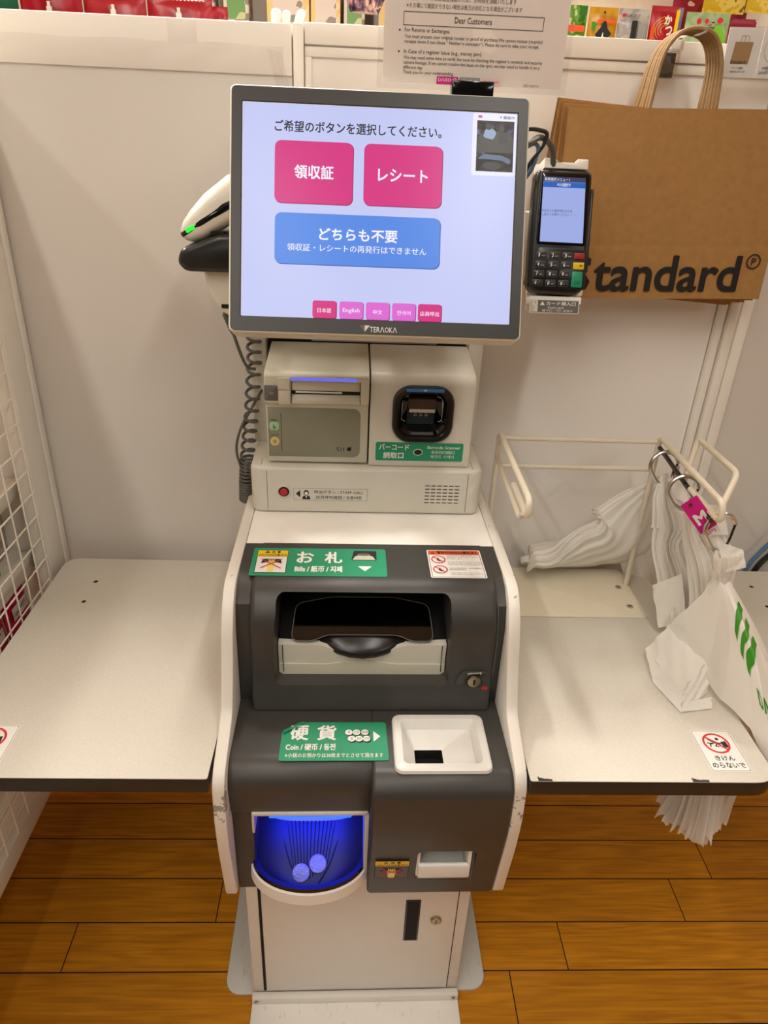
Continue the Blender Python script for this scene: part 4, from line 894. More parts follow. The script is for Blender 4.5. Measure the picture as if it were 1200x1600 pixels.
part(MB().box(0.229, 0.335, 1.150, 1.166, 1.375, 1.415, WHITE, 0.002).box(0.226, 0.240, 1.150, 1.262, 1.375, 1.415, WHITE, 0.002), 'arm', K_)
m = MB().slab(F, rr_pts(-0.0362, 0.0378, -0.1145, -0.0945, 0.001), -0.012, -0.0075, OFFW, 0.0006).rr(F, -0.0346, 0.0364, -0.1132, -0.0958, 0.001, -0.0072, INKG)
m.rr(F, -0.0340, -0.0248, -0.1125, -0.0962, 0.0008, -0.0070, OFFW).rr(F, -0.0298, -0.0276, -0.1005, -0.0985, 0.0003, -0.0068, BRASS)
m.flat(F, [(-0.0215, -0.1030), (-0.0145, -0.1030), (-0.0180, -0.0975)], -0.0070, PAPER).text(F, 'カード挿入口', -0.0120, 0.0320, -0.1030, -0.0972, -0.0070, PAPER, 0.01).text(F, 'Insert card', -0.0095, 0.0140, -0.1078, -0.1042, -0.0070, PAPER).text(F, '插卡口 / 카드 삽입구', -0.0180, 0.0280, -0.1122, -0.1086, -0.0070, PAPER)
cf = Fr(F(-0.0322, -0.1115, -0.0069), CV, (-1, 0, 0)); m.text(cf, 'CARD', 0.0005, 0.0075, -0.0018, 0.0004, 0.0, INKG)
part(m, 'slot_label', K_, 'dark slot label with a card picture')
m = MB().tube(fil3([(0.16, 1.03, 1.500), (0.215, 1.05, 1.502), (0.245, 1.09, 1.517), (0.272, 1.12, 1.500), (0.277, 1.135, 1.455)], 0.03), 0.0042, CABLE, 10)
solo(m, 'terminal_cable', 'thick grey cable curving from behind the screen into the card terminal', 'cable', (0.22, 1.05, 1.50))
m = MB().tube(fil3([(0.17, 1.06, 1.512), (0.225, 1.075, 1.524), (0.252, 1.085, 1.520), (0.249, 1.088, 1.505), (0.236, 1.095, 1.485), (0.232, 1.13, 1.46), (0.236, 1.20, 1.43)], 0.02), 0.0028, CABLEB, 8)
solo(m, 'data_cable', 'thin black cable looping beside the top right corner of the screen', 'cable', (0.22, 1.07, 1.5))
m = MB().tube(fil3([(0.18, 1.07, 1.48), (0.236, 1.085, 1.507), (0.243, 1.09, 1.50), (0.240, 1.10, 1.475), (0.232, 1.14, 1.45), (0.234, 1.22, 1.42)], 0.02), 0.0028, CABLEU, 8)
solo(m, 'network_cable', 'blue cable between the screen and the card terminal', 'cable', (0.22, 1.08, 1.48))

# ------------------------------------------------------------------ hand scanner, holder and cord
H_ = thing('handheld_scanner', 'white handheld scanner with a green light, resting in a black holder left of the screen', 'handheld scanner', (-0.2, 1.15, 1.25))
ax_ = Vector((0.88, 0.0, 0.475)); up_ = Vector((-0.475, 0, 0.88)); yy_ = Vector((0, 1, 0)); HO = Vector((-0.2555, 1.148, 1.3700))
def hring(t, up0, dn, w, n=24):
    R = []
    for k in range(n):
        a = 2*PI*k/n; c, s_ = math.cos(a), math.sin(a)
        c = math.copysign(abs(c)**0.7, c); s_ = math.copysign(abs(s_)**0.7, s_)
        R.append(HO + ax_*t + yy_*(w*c) + up_*((up0 if s_ > 0 else dn)*s_))
    return R
m = MB().loftcap([hring(-0.0065, 0.004, 0.006, 0.026), hring(-0.005, 0.009, 0.012, 0.032), hring(0.004, 0.0165, 0.019, 0.037), hring(0.02, 0.024, 0.022, 0.039), hring(0.05, 0.034, 0.021, 0.039), hring(0.09, 0.040, 0.018, 0.036), hring(0.13, 0.034, 0.016, 0.030), hring(0.16, 0.016, 0.010, 0.02)], OFFW)
part(m, 'head', H_, None, 50)
m = MB().loftcap([hring(-0.0078, 0.003, 0.005, 0.028), hring(-0.006, 0.0055, 0.0065, 0.0335), hring(0.004, 0.0075, 0.0065, 0.0382), hring(0.03, 0.0125, 0.005, 0.0400), hring(0.07, 0.0190, 0.003, 0.0392), hring(0.12, 0.020, 0.002, 0.033)], GLOSSB)
part(m, 'dark_band', H_, 'black band', 50)
LEDG = glow('green_led', (40, 240, 60), 1.3)
part(MB().box(-0.0060, 0.0085, -0.0365, -0.0325, -0.0030, 0.0032, LEDG, 0.001, M=Matrix(((0.88, 0, -0.475, HO.x+0.008), (0, 1, 0, HO.y-0.0035), (0.475, 0, 0.88, HO.z+0.0060), (0, 0, 0, 1)))), 'indicator_light', H_, 'bright green light')
part(MB().box(-0.217, -0.198, 1.1085, 1.112, 1.3705, 1.3745, BLACK), 'maker_mark', H_)
hp = [(-0.241, 1.335), (-0.228, 1.276), (-0.206, 1.249), (-0.175, 1.244), (-0.150, 1.262), (-0.150, 1.335)]
part(MB().prism(fil2(hp, [0.0, 0.02, 0.012, 0.012, 0.012, 0]), 'y', 1.125, 1.172, OFFW, 0.010, 4).box(-0.211, -0.196, 1.1235, 1.1265, 1.262, 1.268, BLACK), 'handle', H_)
m = MB().tube([(-0.2095, 1.148, 1.251), (-0.205, 1.149, 1.235), (-0.2, 1.15, 1.218)], [0.006, 0.0052, 0.004], CABLE, 10)
for i in range(6): m.tube([(-0.209+0.0014*i, 1.1483, 1.247-0.0045*i), (-0.2088+0.0014*i, 1.1484, 1.2452-0.0045*i)], 0.0066-0.0003*i, CABLE, 10)
part(m, 'strain_relief', H_)
def coilpts():
    P = [Vector((-0.2, 1.15, 1.218)), Vector((-0.192, 1.155, 1.185)), Vector((-0.184, 1.17, 1.155)), Vector((-0.176, 1.20, 1.145))]
    return P
part(MB().tube(fil3(coilpts(), 0.02), 0.0028, CABLE, 8), 'cord', H_)
path = [Vector((-0.176, 1.215, 1.225)), Vector((-0.178, 1.21, 1.15)), Vector((-0.186, 1.205, 1.06)), Vector((-0.196, 1.20, 0.985)), Vector((-0.199, 1.19, 0.935)), Vector((-0.1995, 1.185, 0.900))]
def pat(t):
    t *= len(path)-1; i = min(int(t), len(path)-2); return path[i].lerp(path[i+1], t-i)
C = []; ph = 0
NC = 620
for i in range(NC+1):
    t = i/NC; c = pat(t); ph += (2*PI)*(26/NC)*(0.8 if t < 0.62 else 1.45)
    r = 0.0112; C.append(c+Vector((r*math.cos(ph), r*math.sin(ph), 0.0012*math.sin(ph))))
part(MB().tube(C, 0.0027, CABLE, 7), 'coiled_cord', H_, 'grey coiled cord', 60)
m = MB().tube(fil3([(-0.165, 1.24, 1.105), (-0.183, 1.215, 1.075), (-0.205, 1.195, 1.04), (-0.2155, 1.19, 1.00), (-0.208, 1.19, 0.965), (-0.195, 1.20, 0.93)], 0.03), 0.0024, CABLE, 8)
part(m, 'cord_loop', H_)
Q_ = thing('scanner_holder', 'black cradle under the white handheld scanner, left of the screen', 'scanner holder', (-0.2, 1.15, 1.31))
part(MB().prism(fil2([(-0.2690, 1.330), (-0.262, 1.350), (-0.243, 1.3565), (-0.205, 1.372), (-0.150, 1.372), (-0.150, 1.3175), (-0.258, 1.3175)], [0.012, 0.012, 0.008, 0.01, 0.004, 0.004, 0.012]), 'y', 1.102, 1.196, BLACK, 0.008, 3), 'cup', Q_)
part(MB().box(-0.165, -0.135, 1.19, 1.262, 1.325, 1.36, BLACK, 0.003), 'arm', Q_)

# ------------------------------------------------------------------ packing tables
def table(name, x0, x1, rad, label, holes=(), base=None):
    t = thing(name, label, 'table', ((x0+x1)/2, 0.985, 0.684))
    o = fil2([(x0, 0.70), (x1, 0.70), (x1, 1.268), (x0, 1.268)], rad, 6)
    top = MB().prism(o, 'z', 0.7135, 0.715, LAMIN, 0.0004, 1)
    for h in holes: top.disc(Fr((h[0], h[1], 0.715), (1, 0, 0), (0, 1, 0)), 0, 0, 0.0042, 0.0003, INK, n=16)
    part(top, 'table_top', t)
    part(MB().prism(o, 'z', 0.687, 0.7134, EDGE, 0.002), 'edge_band', t, 'black edge band')
    part(MB().box(x0+0.05, x1-0.05, 1.20, 1.30, 0.655, 0.687, WHITE, 0.001), 'support_rail', t)
    return t
TL = table('packing_table', -0.585, -0.193, [0.03, 0.004, 0.004, 0.03], 'speckled white table left of the payment machine, beside the wire mesh', [(-0.501, 1.182), (-0.501, 1.114)])
TR = table('packing_table', 0.256, 0.6150, [0.004, 0.035, 0.05, 0.004], 'speckled white table right of the payment machine, under the white wire bag rack')
TN = table('packing_table', 0.735, 1.15, [0.03, 0.03, 0.03, 0.03], 'neighbouring white table at the right edge, beyond the hanging plastic bags', [(0.824, 1.207), (0.821, 1.136)])
def chip(x0, n, w):                                            # laminate worn off along the front edge
    o = [(x0, 0.6998)]
    for i in range(n+1): o.append((x0+w*i/n, 0.7035+0.0045*math.exp(-4*i/n)+random.uniform(-0.0006, 0.0006)))
    return o+[(x0+w, 0.6998)]
F = Fr((0, 0, 0.7152), (1, 0, 0), (0, 1, 0))
for x0, w in ((0.2670, 0.020), (0.4880, 0.024)): part(MB().flat(F, chip(x0, 14, w), 0.0002, EDGE), 'worn_edge', TR, 'dark worn patch on the front edge')
def noclimb(t, x0, x1, y0, y1):
    F = Fr(((x0+x1)/2, (y0+y1)/2, 0.7152), (1, 0, 0), (0, 1, 0)); w, h = (x1-x0)/2, (y1-y0)/2
    s = MB().slab(F, rr_pts(-w, w, -h, h, 0.004), 0, 0.0003, PAPER); s.outline(F, rr_pts(-w+0.0015, w-0.0015, -h+0.0015, h-0.0015, 0.003), 0.0006, 0.0004, INK)
    r = w*0.66; b = h*0.34
    s.disc(F, 0.004, b+r*0.42, r*0.13, 0.0005, INK, n=14)
    s.flat(F, fil2([(-0.012, b+r*0.42), (-0.004, b+r*0.35), (0.002, b+r*0.1), (0.0075, b-r*0.02), (0.006, b-r*0.12), (-0.001, b-r*0.08), (-0.006, b+r*0.12)], 0.001), 0.0005, INK)
    for p, q in (((-0.004, b+r*0.0), (-0.010, b-r*0.1)), ((-0.010, b-r*0.1), (-0.011, b-r*0.35)), ((0.0, b-r*0.1), (-0.0035, b-r*0.3)), ((-0.0035, b-r*0.3), (0.002, b-r*0.34)), ((-0.006, b-r*0.02), (-0.0145, b+r*0.02))): s.line(F, p, q, 0.0019, 0.0005, INK)
    s.flat(F, fil2([(0.0065, b+r*0.12), (0.0155, b+r*0.22), (0.0165, b-r*0.42), (0.009, b-r*0.42)], 0.001), 0.0005, INK)
    forbid(s, F, 0, b, r, 0.0006)
    s.text(F, 'きけん', -w*0.48, w*0.48, -h*0.50, -h*0.26, 0.0006, INK, 0.01); s.text(F, 'のらないで', -w*0.8, w*0.8, -h*0.84, -h*0.58, 0.0006, INK, 0.01)
    part(s, 'no_climbing_sticker', t, 'white no climbing sticker')
noclimb(TR, 0.5235, 0.5845, 0.719, 0.800)
noclimb(TL, -0.5475, -0.4830, 0.716, 0.797)

# ------------------------------------------------------------------ wire rack for plastic bags
R_ = thing('bag_rack', 'white wire bag rack with a cream base plate, standing on the right table', 'rack', (0.41, 1.18, 0.7155))
part(MB().prism(fil2([(0.26, 1.088), (0.564, 1.090), (0.562, 1.260), (0.26, 1.258)], 0.006), 'z', 0.7155, 0.718, PLATE, 0.0006), 'base_plate', R_)
for x, y in ((0.539, 1.191), (0.540, 1.124), (0.30, 1.191)):
    part(MB().lathe(Fr((x, y, 0.718), (1, 0, 0), (0, 1, 0)), [(0.0065, 0), (0.0062, 0.0012), (0.003, 0.0022), (0.0001, 0.0022)], STEEL, 18).line(Fr((x, y, 0.718), (1, 0, 0), (0, 1, 0)), (-0.003, 0), (0.003, 0), 0.001, 0.0026, INKG).line(Fr((x, y, 0.718), (1, 0, 0), (0, 1, 0)), (0, -0.003), (0, 0.003), 0.001, 0.0026, INKG), 'screw', R_)
RW = 0.0052
def hook(x): return fil3([(x, 1.203, 0.718), (x, 1.203, 1.040), (x, 0.942, 1.034), (x, 0.937, 1.006), (x, 1.05, 1.008)], 0.016, 6)
part(MB().tube(hook(0.262), RW, CREAM), 'hook', R_); 
part(MB().tube(fil3([(0.262, 1.197, 1.018), (0.2585, 1.19, 1.000), (0.2585, 0.97, 0.988), (0.2585, 0.952, 1.006)], 0.01), RW*0.8, CREAM), 'hook_brace', R_)
part(MB().tube(hook(0.5585), RW, CREAM), 'hook', R_)
part(MB().tube(fil3([(0.5585, 1.195, 1.022), (0.5585, 1.04, 1.004), (0.5585, 0.960, 0.995)], 0.02), 0.0042, DSTEEL, 10), 'hook_rod', R_, 'dark steel rod')
part(MB().tube(fil3([(0.568, 1.095, 1.005), (0.612, 1.168, 1.052), (0.612, 1.018, 1.052), (0.561, 0.955, 1.008)], 0.016, 6), RW, CREAM), 'side_guard', R_)
for z in (1.030, 0.975):
    part(MB().tube([(0.262, 1.2035, z), (0.5585, 1.2035, z)], 0.0045, CREAM), 'rail', R_)

# ------------------------------------------------------------------ carabiners
def carabiner(c, d, nrm, w, h, label):
    """c: top of the loop; d: hanging direction; nrm: normal of its plane"""
    d = Vector(d).normalized(); s_ = Vector(nrm).cross(d).normalized(); c = Vector(c)
    t = thing('carabiner', label, 'carabiner', tuple(c), 'steel carabiners on the bag rack')
    P = [c + d*(w*0.5-w*0.5*math.cos(math.radians(a))) - s_*(w/2*math.sin(math.radians(a))) for a in range(-80, 121, 10)]
    P += [c+d*h*0.88-s_*w*0.22, c+d*h-s_*w*(-0.08), c+d*h*0.985+s_*w*0.20]
    part(MB().tube(fil3(P, 0.008), 0.0036, STEEL, 9), 'frame', t)
    part(MB().tube([P[0], P[0].lerp(P[-1], 0.5)+s_*w*0.02, P[-1]], 0.0021, DSTEEL, 8), 'gate', t)
    return t
carabiner((0.5560, 1.160, 1.0285), (0.02, -0.10, -1), (0.0, -1, 0.1), 0.050, 0.062, 'farthest steel carabiner on the rod, hooked nearest the rack upright')
carabiner((0.5585, 1.075, 1.020), (0.02, -0.10, -1), (-0.1, -1, 0.1), 0.050, 0.060, 'middle steel carabiner on the rod, beside the pink size tag')
carabiner((0.5740, 0.966, 1.005), (0.16, -0.03, -1), (0.05, -1, 0.2), 0.050, 0.068, 'nearest steel carabiner at the front end of the rod')

# ------------------------------------------------------------------ plastic bags
def smooth(P, n):
    """Catmull-Rom through the points, n steps per span"""
    P = [Vector(p) for p in P]; out = []
    for i in range(len(P)-1):
        p0, p1, p2, p3 = P[max(i-1, 0)], P[i], P[i+1], P[min(i+2, len(P)-1)]
        for k in range(n):
            t = k/n; out.append(0.5*((2*p1)+(p2-p0)*t+(2*p0-5*p1+4*p2-p3)*t*t+(3*p1-p0-3*p2+p3)*t**3))
    return out+[P[-1]]
def pleated(spine, radii, seed, pleats=17, amp=0.35, flat=0.6, turn=0.0, n=150, fringe=0.0, span=7):
    """gathered plastic hanging along a spine: every ring is a pleated loop"""
    rnd = random.Random(seed)
    S = smooth(spine, span); Rr = [v.x for v in smooth([(r, 0, 0) for r in radii], span)]; Fl = flat
    ph = [rnd.uniform(0, 2*PI) for _ in range(6)]; V = []; k = len(S)
    for j, (c, r) in enumerate(zip(S, Rr)):
        t = j/(k-1); a_ = S[max(j-1, 0)]; b_ = S[min(j+1, k-1)]; T = (b_-a_).normalized()
        U = Vector((math.cos(turn), math.sin(turn), 0)); U = (U-T*U.dot(T)).normalized(); W = T.cross(U)
        for i in range(n):
            th = 2*PI*i/n
            p = 1 + amp*(0.55*abs(math.sin(th*pleats/2+ph[0]+0.8*math.sin(t*5+ph[1]))) + 0.30*math.sin(th*(pleats+6)+ph[2]+t*2.5) + 0.30*math.sin(th*3+ph[3]+t*3) - 0.3)
            q = c + (U*math.cos(th)+W*math.sin(th)*Fl)*r*p
            if fringe and j >= k-2: q += T*fringe*(0.5*math.sin(th*pleats+ph[4])+0.35*math.sin(th*31+ph[5])+rnd.uniform(-0.3, 0.3))
            V.append(q)
    F_ = [(j*n+i, j*n+(i+1) % n, (j+1)*n+(i+1) % n, (j+1)*n+i) for j in range(k-1) for i in range(n)]
    return V, F_
def sheetpoly(pts3, m, mb, div=16, wr=0.002, seed=1):
    """creased sheet over a four-sided patch a-b-c-d, with fine wrinkles"""
    a, b, c, d = [Vector(p) for p in pts3]; rnd = random.Random(seed); f1, f2, p1 = rnd.uniform(5, 9), rnd.uniform(3, 6), rnd.uniform(0, 6)
    nn = (b-a).cross(d-a).normalized()
    def fn(u, v):
        p = a*(1-u)*(1-v)+b*u*(1-v)+c*u*v+d*(1-u)*v
        return p+nn*wr*(math.sin(f1*u*2+f2*v*3+p1)+0.6*abs(math.sin(f2*u*5-v*4+p1))+0.3*math.sin(23*u+17*v))
    mb.grid(fn, div, div, m)
G = 'plastic bag bundles on the bag rack'
# farthest bundle, pulled back to the wall on the left
b1 = thing('plastic_bag_bundle', 'white plastic bag bundle lying to the left behind the rack upright, against the wall', 'plastic bags', (0.46, 1.245, 0.72), G)
m = MB(); V, F_ = pleated([(0.588, 1.222, 0.948), (0.566, 1.234, 0.890), (0.538, 1.236, 0.822), (0.480, 1.238, 0.788), (0.425, 1.240, 0.766), (0.372, 1.242, 0.757), (0.362, 1.243, 0.756)], [0.014, 0.060, 0.098, 0.082, 0.064, 0.050, 0.038], 3, 9, 0.16, 0.42, 0.3, 120); m.add(V, F_, BAGP)
m.add([V[-120+i] for i in range(120)], [tuple(range(120))], BAGP)
part(m, 'gathered_bags', b1, None, 60)
m = MB(); V, F_ = pleated([(0.590, 1.235, 0.945), (0.588, 1.243, 0.86), (0.600, 1.252, 0.78), (0.622, 1.26, 0.72), (0.650, 1.268, 0.62), (0.655, 1.268, 0.48)], [0.015, 0.035, 0.050, 0.05, 0.044, 0.042], 13, 9, 0.18, 0.45, 0.0, 120); m.add(V, F_, BAGP); part(m, 'hanging_bags', b1, None, 60)
m = MB(); V, F_ = pleated([(0.392, 1.238, 0.748), (0.366, 1.238, 0.752), (0.344, 1.238, 0.748)], [0.016, 0.016, 0.010], 8, 7, 0.2, 0.6, 0.4, 60); m.add(V, F_, BAGP); m.add([V[-60+i] for i in range(60)], [tuple(range(60))], BAGP); part(m, 'loose_end', b1, None, 60)
# the bundle on the first two carabiners, falling past the table into the gap
b2 = thing('plastic_bag_bundle', 'tightly pleated white plastic bags hanging from the farthest carabiner past the table corner', 'plastic bags', (0.60, 1.10, 0.45), G)
m = MB(); V, F_ = pleated([(0.566, 1.158, 0.985), (0.572, 1.150, 0.945), (0.590, 1.135, 0.895), (0.583, 1.120, 0.860), (0.604, 1.10, 0.805), (0.628, 1.09, 0.74), (0.655, 1.07, 0.64), (0.665, 1.05, 0.50), (0.665, 1.04, 0.42)], [0.009, 0.022, 0.034, 0.026, 0.032, 0.036, 0.04, 0.042, 0.044], 21, 15, 0.55, 0.75, 0.5, 220, 0.008); m.add(V, F_, BAGP)
part(m, 'gathered_bags', b2, None, 60)
m = MB(); sheetpoly([(0.560, 1.142, 0.985), (0.597, 1.130, 0.973), (0.606, 1.118, 0.945), (0.578, 1.126, 0.952)], BAGP, m, 10, 0.0008, 4); part(m, 'header_tab', b2, 'flat white header')
PKP = mat('mauve_print', (150, 96, 118), 0.6, noise=0.05)
m = MB()
for i in range(3): m.tube([(0.569+0.004*i, 1.146, 0.985), (0.568+0.005*i, 1.145, 1.003), (0.569+0.004*i, 1.144, 1.008)], 0.0010, PKP, 6)
part(m, 'tie_strip', b2, 'mauve tie strips')
b3 = thing('plastic_bag_bundle', 'white plastic bags hanging from the middle carabiner, behind the pink size tag', 'plastic bags', (0.62, 1.02, 0.35), G)
m = MB(); V, F_ = pleated([(0.572, 1.060, 0.965), (0.588, 1.048, 0.925), (0.612, 1.030, 0.880), (0.618, 1.012, 0.835), (0.628, 0.992, 0.770), (0.648, 0.965, 0.70), (0.656, 0.935, 0.58), (0.652, 0.905, 0.46), (0.648, 0.895, 0.395)], [0.010, 0.024, 0.034, 0.030, 0.030, 0.030, 0.036, 0.042, 0.052], 34, 17, 0.6, 0.7, 0.35, 220, 0.012); m.add(V, F_, BAGP)
part(m, 'gathered_bags', b3, None, 60)
m = MB(); sheetpoly([(0.562, 1.070, 0.975), (0.620, 1.045, 0.980), (0.633, 1.028, 0.935), (0.570, 1.040, 0.925)], BAGP, m, 12, 0.001, 6); part(m, 'header_tab', b3, 'flat white header')
# nearest bundle, spread over the table corner, printed in green
b4 = thing('plastic_bag_bundle', 'front bundle of white plastic bags with green chevrons, spread over the table corner', 'plastic bags', (0.60, 0.9, 0.716), G)
AP = Vector((0.594, 0.955, 0.905))
m = MB(); sheetpoly([(0.574, 0.958, 0.962), (0.617, 0.952, 0.950), (0.622, 0.938, 0.926), (0.592, 0.940, 0.915)], BAGP, m, 10, 0.0008, 3)
o = part(m, 'header_tab', b4, 'stiff white header'); 
m = MB(); V, F_ = pleated([(0.592, 0.950, 0.945), (0.5935, 0.951, 0.918), (0.5965, 0.953, 0.893), (0.600, 0.955, 0.87)], [0.020, 0.015, 0.012, 0.018], 5, 11, 0.5, 0.7, 0.2, 110); m.add(V, F_, BAGP); part(m, 'gathered_neck', b4, None, 60)
# the draped body: three long facets from the neck to the hem
A0, A1, A2 = Vector((0.585, 0.948, 0.898)), Vector((0.596, 0.938, 0.892)), Vector((0.607, 0.946, 0.896))
TOPS = [A0, A0.lerp(A1, .5), A1, A1, A1.lerp(A2, .5), A2, A2, A2]
HEMS = [Vector(p) for p in ((0.558, 1.000, 0.765), (0.588, 0.912, 0.732), (0.597, 0.852, 0.728), (0.618, 0.800, 0.722), (0.632, 0.735, 0.690), (0.700, 0.735, 0.63), (0.735, 0.835, 0.66), (0.712, 0.915, 0.715))]
def drape(u, v):
    """u across the hem from the table side to the aisle side, v from the neck down"""
    s_ = u*7; i = min(int(s_), 6); k = s_-i; kk = k*k*(3-2*k)*0.6+k*0.4
    p = TOPS[i].lerp(TOPS[i+1], k).lerp(HEMS[i].lerp(HEMS[i+1], kk), v)
    p = p + Vector((0.004, -0.010, 0.018))*math.sin(v*PI)*(1-abs(u-0.5))
    w = 0.0020*v*(math.sin(u*23+v*6)+0.5*math.sin(u*51-v*9)+0.6*math.sin(v*21+u*7)*v)
    return p+Vector((0.5, -0.7, 0.5))*w
part(MB().grid(drape, 110, 44, BAGP), 'front_bag', b4, 'front bag with green printing', 60)
def onbag(u, v, off=0.0014):
    p = drape(u, v); e1 = drape(u+0.004, v)-p; e2 = drape(u, v+0.004)-p; nn = e1.cross(e2).normalized()
    if nn.y > 0: nn = -nn
    return p+nn*off
def bez(P, t): return tuple((1-t)**2*a+2*t*(1-t)*(2*b-0.5*a-0.5*c)+t*t*c for a, b, c in zip(*P))
for Lf, Rt in ((((0.660, 0.106), (0.454, 0.216), (0.355, 0.389)), ((0.665, 0.153), (0.454, 0.301), (0.365, 0.474))),
               (((0.660, 0.191), (0.450, 0.372), (0.378, 0.545)), ((0.665, 0.233), (0.464, 0.427), (0.394, 0.583))),
               (((0.660, 0.284), (0.468, 0.466), (0.425, 0.634)), ((0.665, 0.326), (0.500, 0.525), (0.460, 0.655)))):
    def stripe(a, b):
        p, q = bez(Lf, b), bez(Rt, b); return onbag(p[0]*(1-a)+q[0]*a, p[1]*(1-a)+q[1]*a)
    part(MB().grid(stripe, 8, 30, GREENB), 'green_chevron', b4, 'green chevron', 60)
pr = MB()
for i, ch in enumerate('DΛISO'):
    vs_, fs = glyphs(ch, 0.0); x1 = max(p[0] for p in vs_); y1 = max(p[1] for p in vs_)
    for dx in (0, 0.006): pr.add([onbag(0.505+dx+0.058*i+0.044*(x/x1)-0.012*(y/y1), 0.735-0.020*i-0.015*(x/x1)-0.075*(y/y1), 0.0014) for x, y in vs_], fs, GREENB)
part(pr, 'green_lettering', b4, 'green lettering', 60)
m = MB()
sheetpoly([(0.512, 0.972, 0.735), (0.560, 1.005, 0.762), (0.592, 0.915, 0.757), (0.535, 0.868, 0.735)], BAGP, m, 14, 0.0016, 1)
sheetpoly([(0.512, 0.972, 0.735), (0.535, 0.868, 0.735), (0.524, 0.836, 0.7185), (0.505, 0.905, 0.7185)], BAGP, m, 12, 0.0014, 2)
sheetpoly([(0.535, 0.868, 0.735), (0.592, 0.915, 0.757), (0.588, 0.880, 0.722), (0.524, 0.836, 0.7185)], BAGP, m, 14, 0.0025, 3)
sheetpoly([(0.524, 0.836, 0.7185), (0.545, 0.852, 0.727), (0.585, 0.865, 0.724), (0.580, 0.845, 0.7185)], BAGP, m, 10, 0.001, 4)
part(m, 'folded_bags', b4, 'folded bags resting on the table', 60)
m = MB()
sheetpoly([(0.556, 1.000, 0.758), (0.575, 1.03, 0.79), (0.600, 1.03, 0.74), (0.585, 0.99, 0.722)], BAGP, m, 12, 0.0015, 8)
sheetpoly([(0.548, 1.075, 0.800), (0.580, 1.045, 0.845), (0.600, 1.02, 0.76), (0.562, 1.04, 0.730)], BAGP, m, 12, 0.0015, 9)
part(m, 'rear_flap', b4, None, 60)
m = MB()                                                         # ragged ends below the table
rnd = random.Random(5)
for i in range(15):
    x = 0.600+0.0075*i+rnd.uniform(-0.003, 0.003); y = 0.90+rnd.uniform(-0.02, 0.03); zl = 0.405-0.0045*i+rnd.uniform(-0.012, 0.012) if i < 11 else 0.40+0.012*(i-11)
    sheetpoly([(x+0.025, y+0.05, 0.68), (x+0.030, y+0.015, 0.68), (x+0.004, y-0.02, zl), (x-0.012, y+0.012, zl-0.006)], BAGP, m, 12, 0.0016, 40+i)
part(m, 'ragged_ends', b4, 'ragged bag ends hanging below the table', 60)

tg = thing('size_tag', 'magenta plastic tag with a white M hanging from the middle carabiner', 'tag', (0.568, 1.03, 0.96))
F = Fr((0.5425, 0.974, 0.999)); F.u = Vector((0.67, 0, -0.742)).normalized(); F.v = Vector((0.742, 0.0, 0.67)).normalized(); F.n = F.u.cross(F.v).normalized()
m = MB().slab(F, rr_pts(-0.034, 0.034, -0.0145, 0.0145, 0.002), 0, 0.0008, PINK)
mf = Fr((0, 0, 0)); mf.o = F(0.006, 0, 0.001); mf.u = -F.v; mf.v = F.u; mf.u = F.v; mf.v = -F.u; mf.n = F.n
m.text(mf, 'M', -0.0095, 0.0095, -0.0120, 0.0120, 0.0002, PAPER, 0.03)
part(m, 'tag_plate', tg)
m = MB().slab(F, rr_pts(0.0345, 0.046, -0.0135, 0.0135, 0.001), -0.0003, 0.0006, PAPER)
mf.o = F(0.040, 0, 0.001); m.text(mf, '5円', -0.008, 0.008, -0.0038, 0.0038, 0.0, PINK, 0.01)
part(m, 'price_tab', tg, 'white price tab')
part(MB().tube([F(-0.026, -0.002, 0.004), F(-0.026, 0.0, -0.004), F(-0.027, 0.005, -0.010)], 0.0022, DSTEEL, 8), 'eyelet', tg)

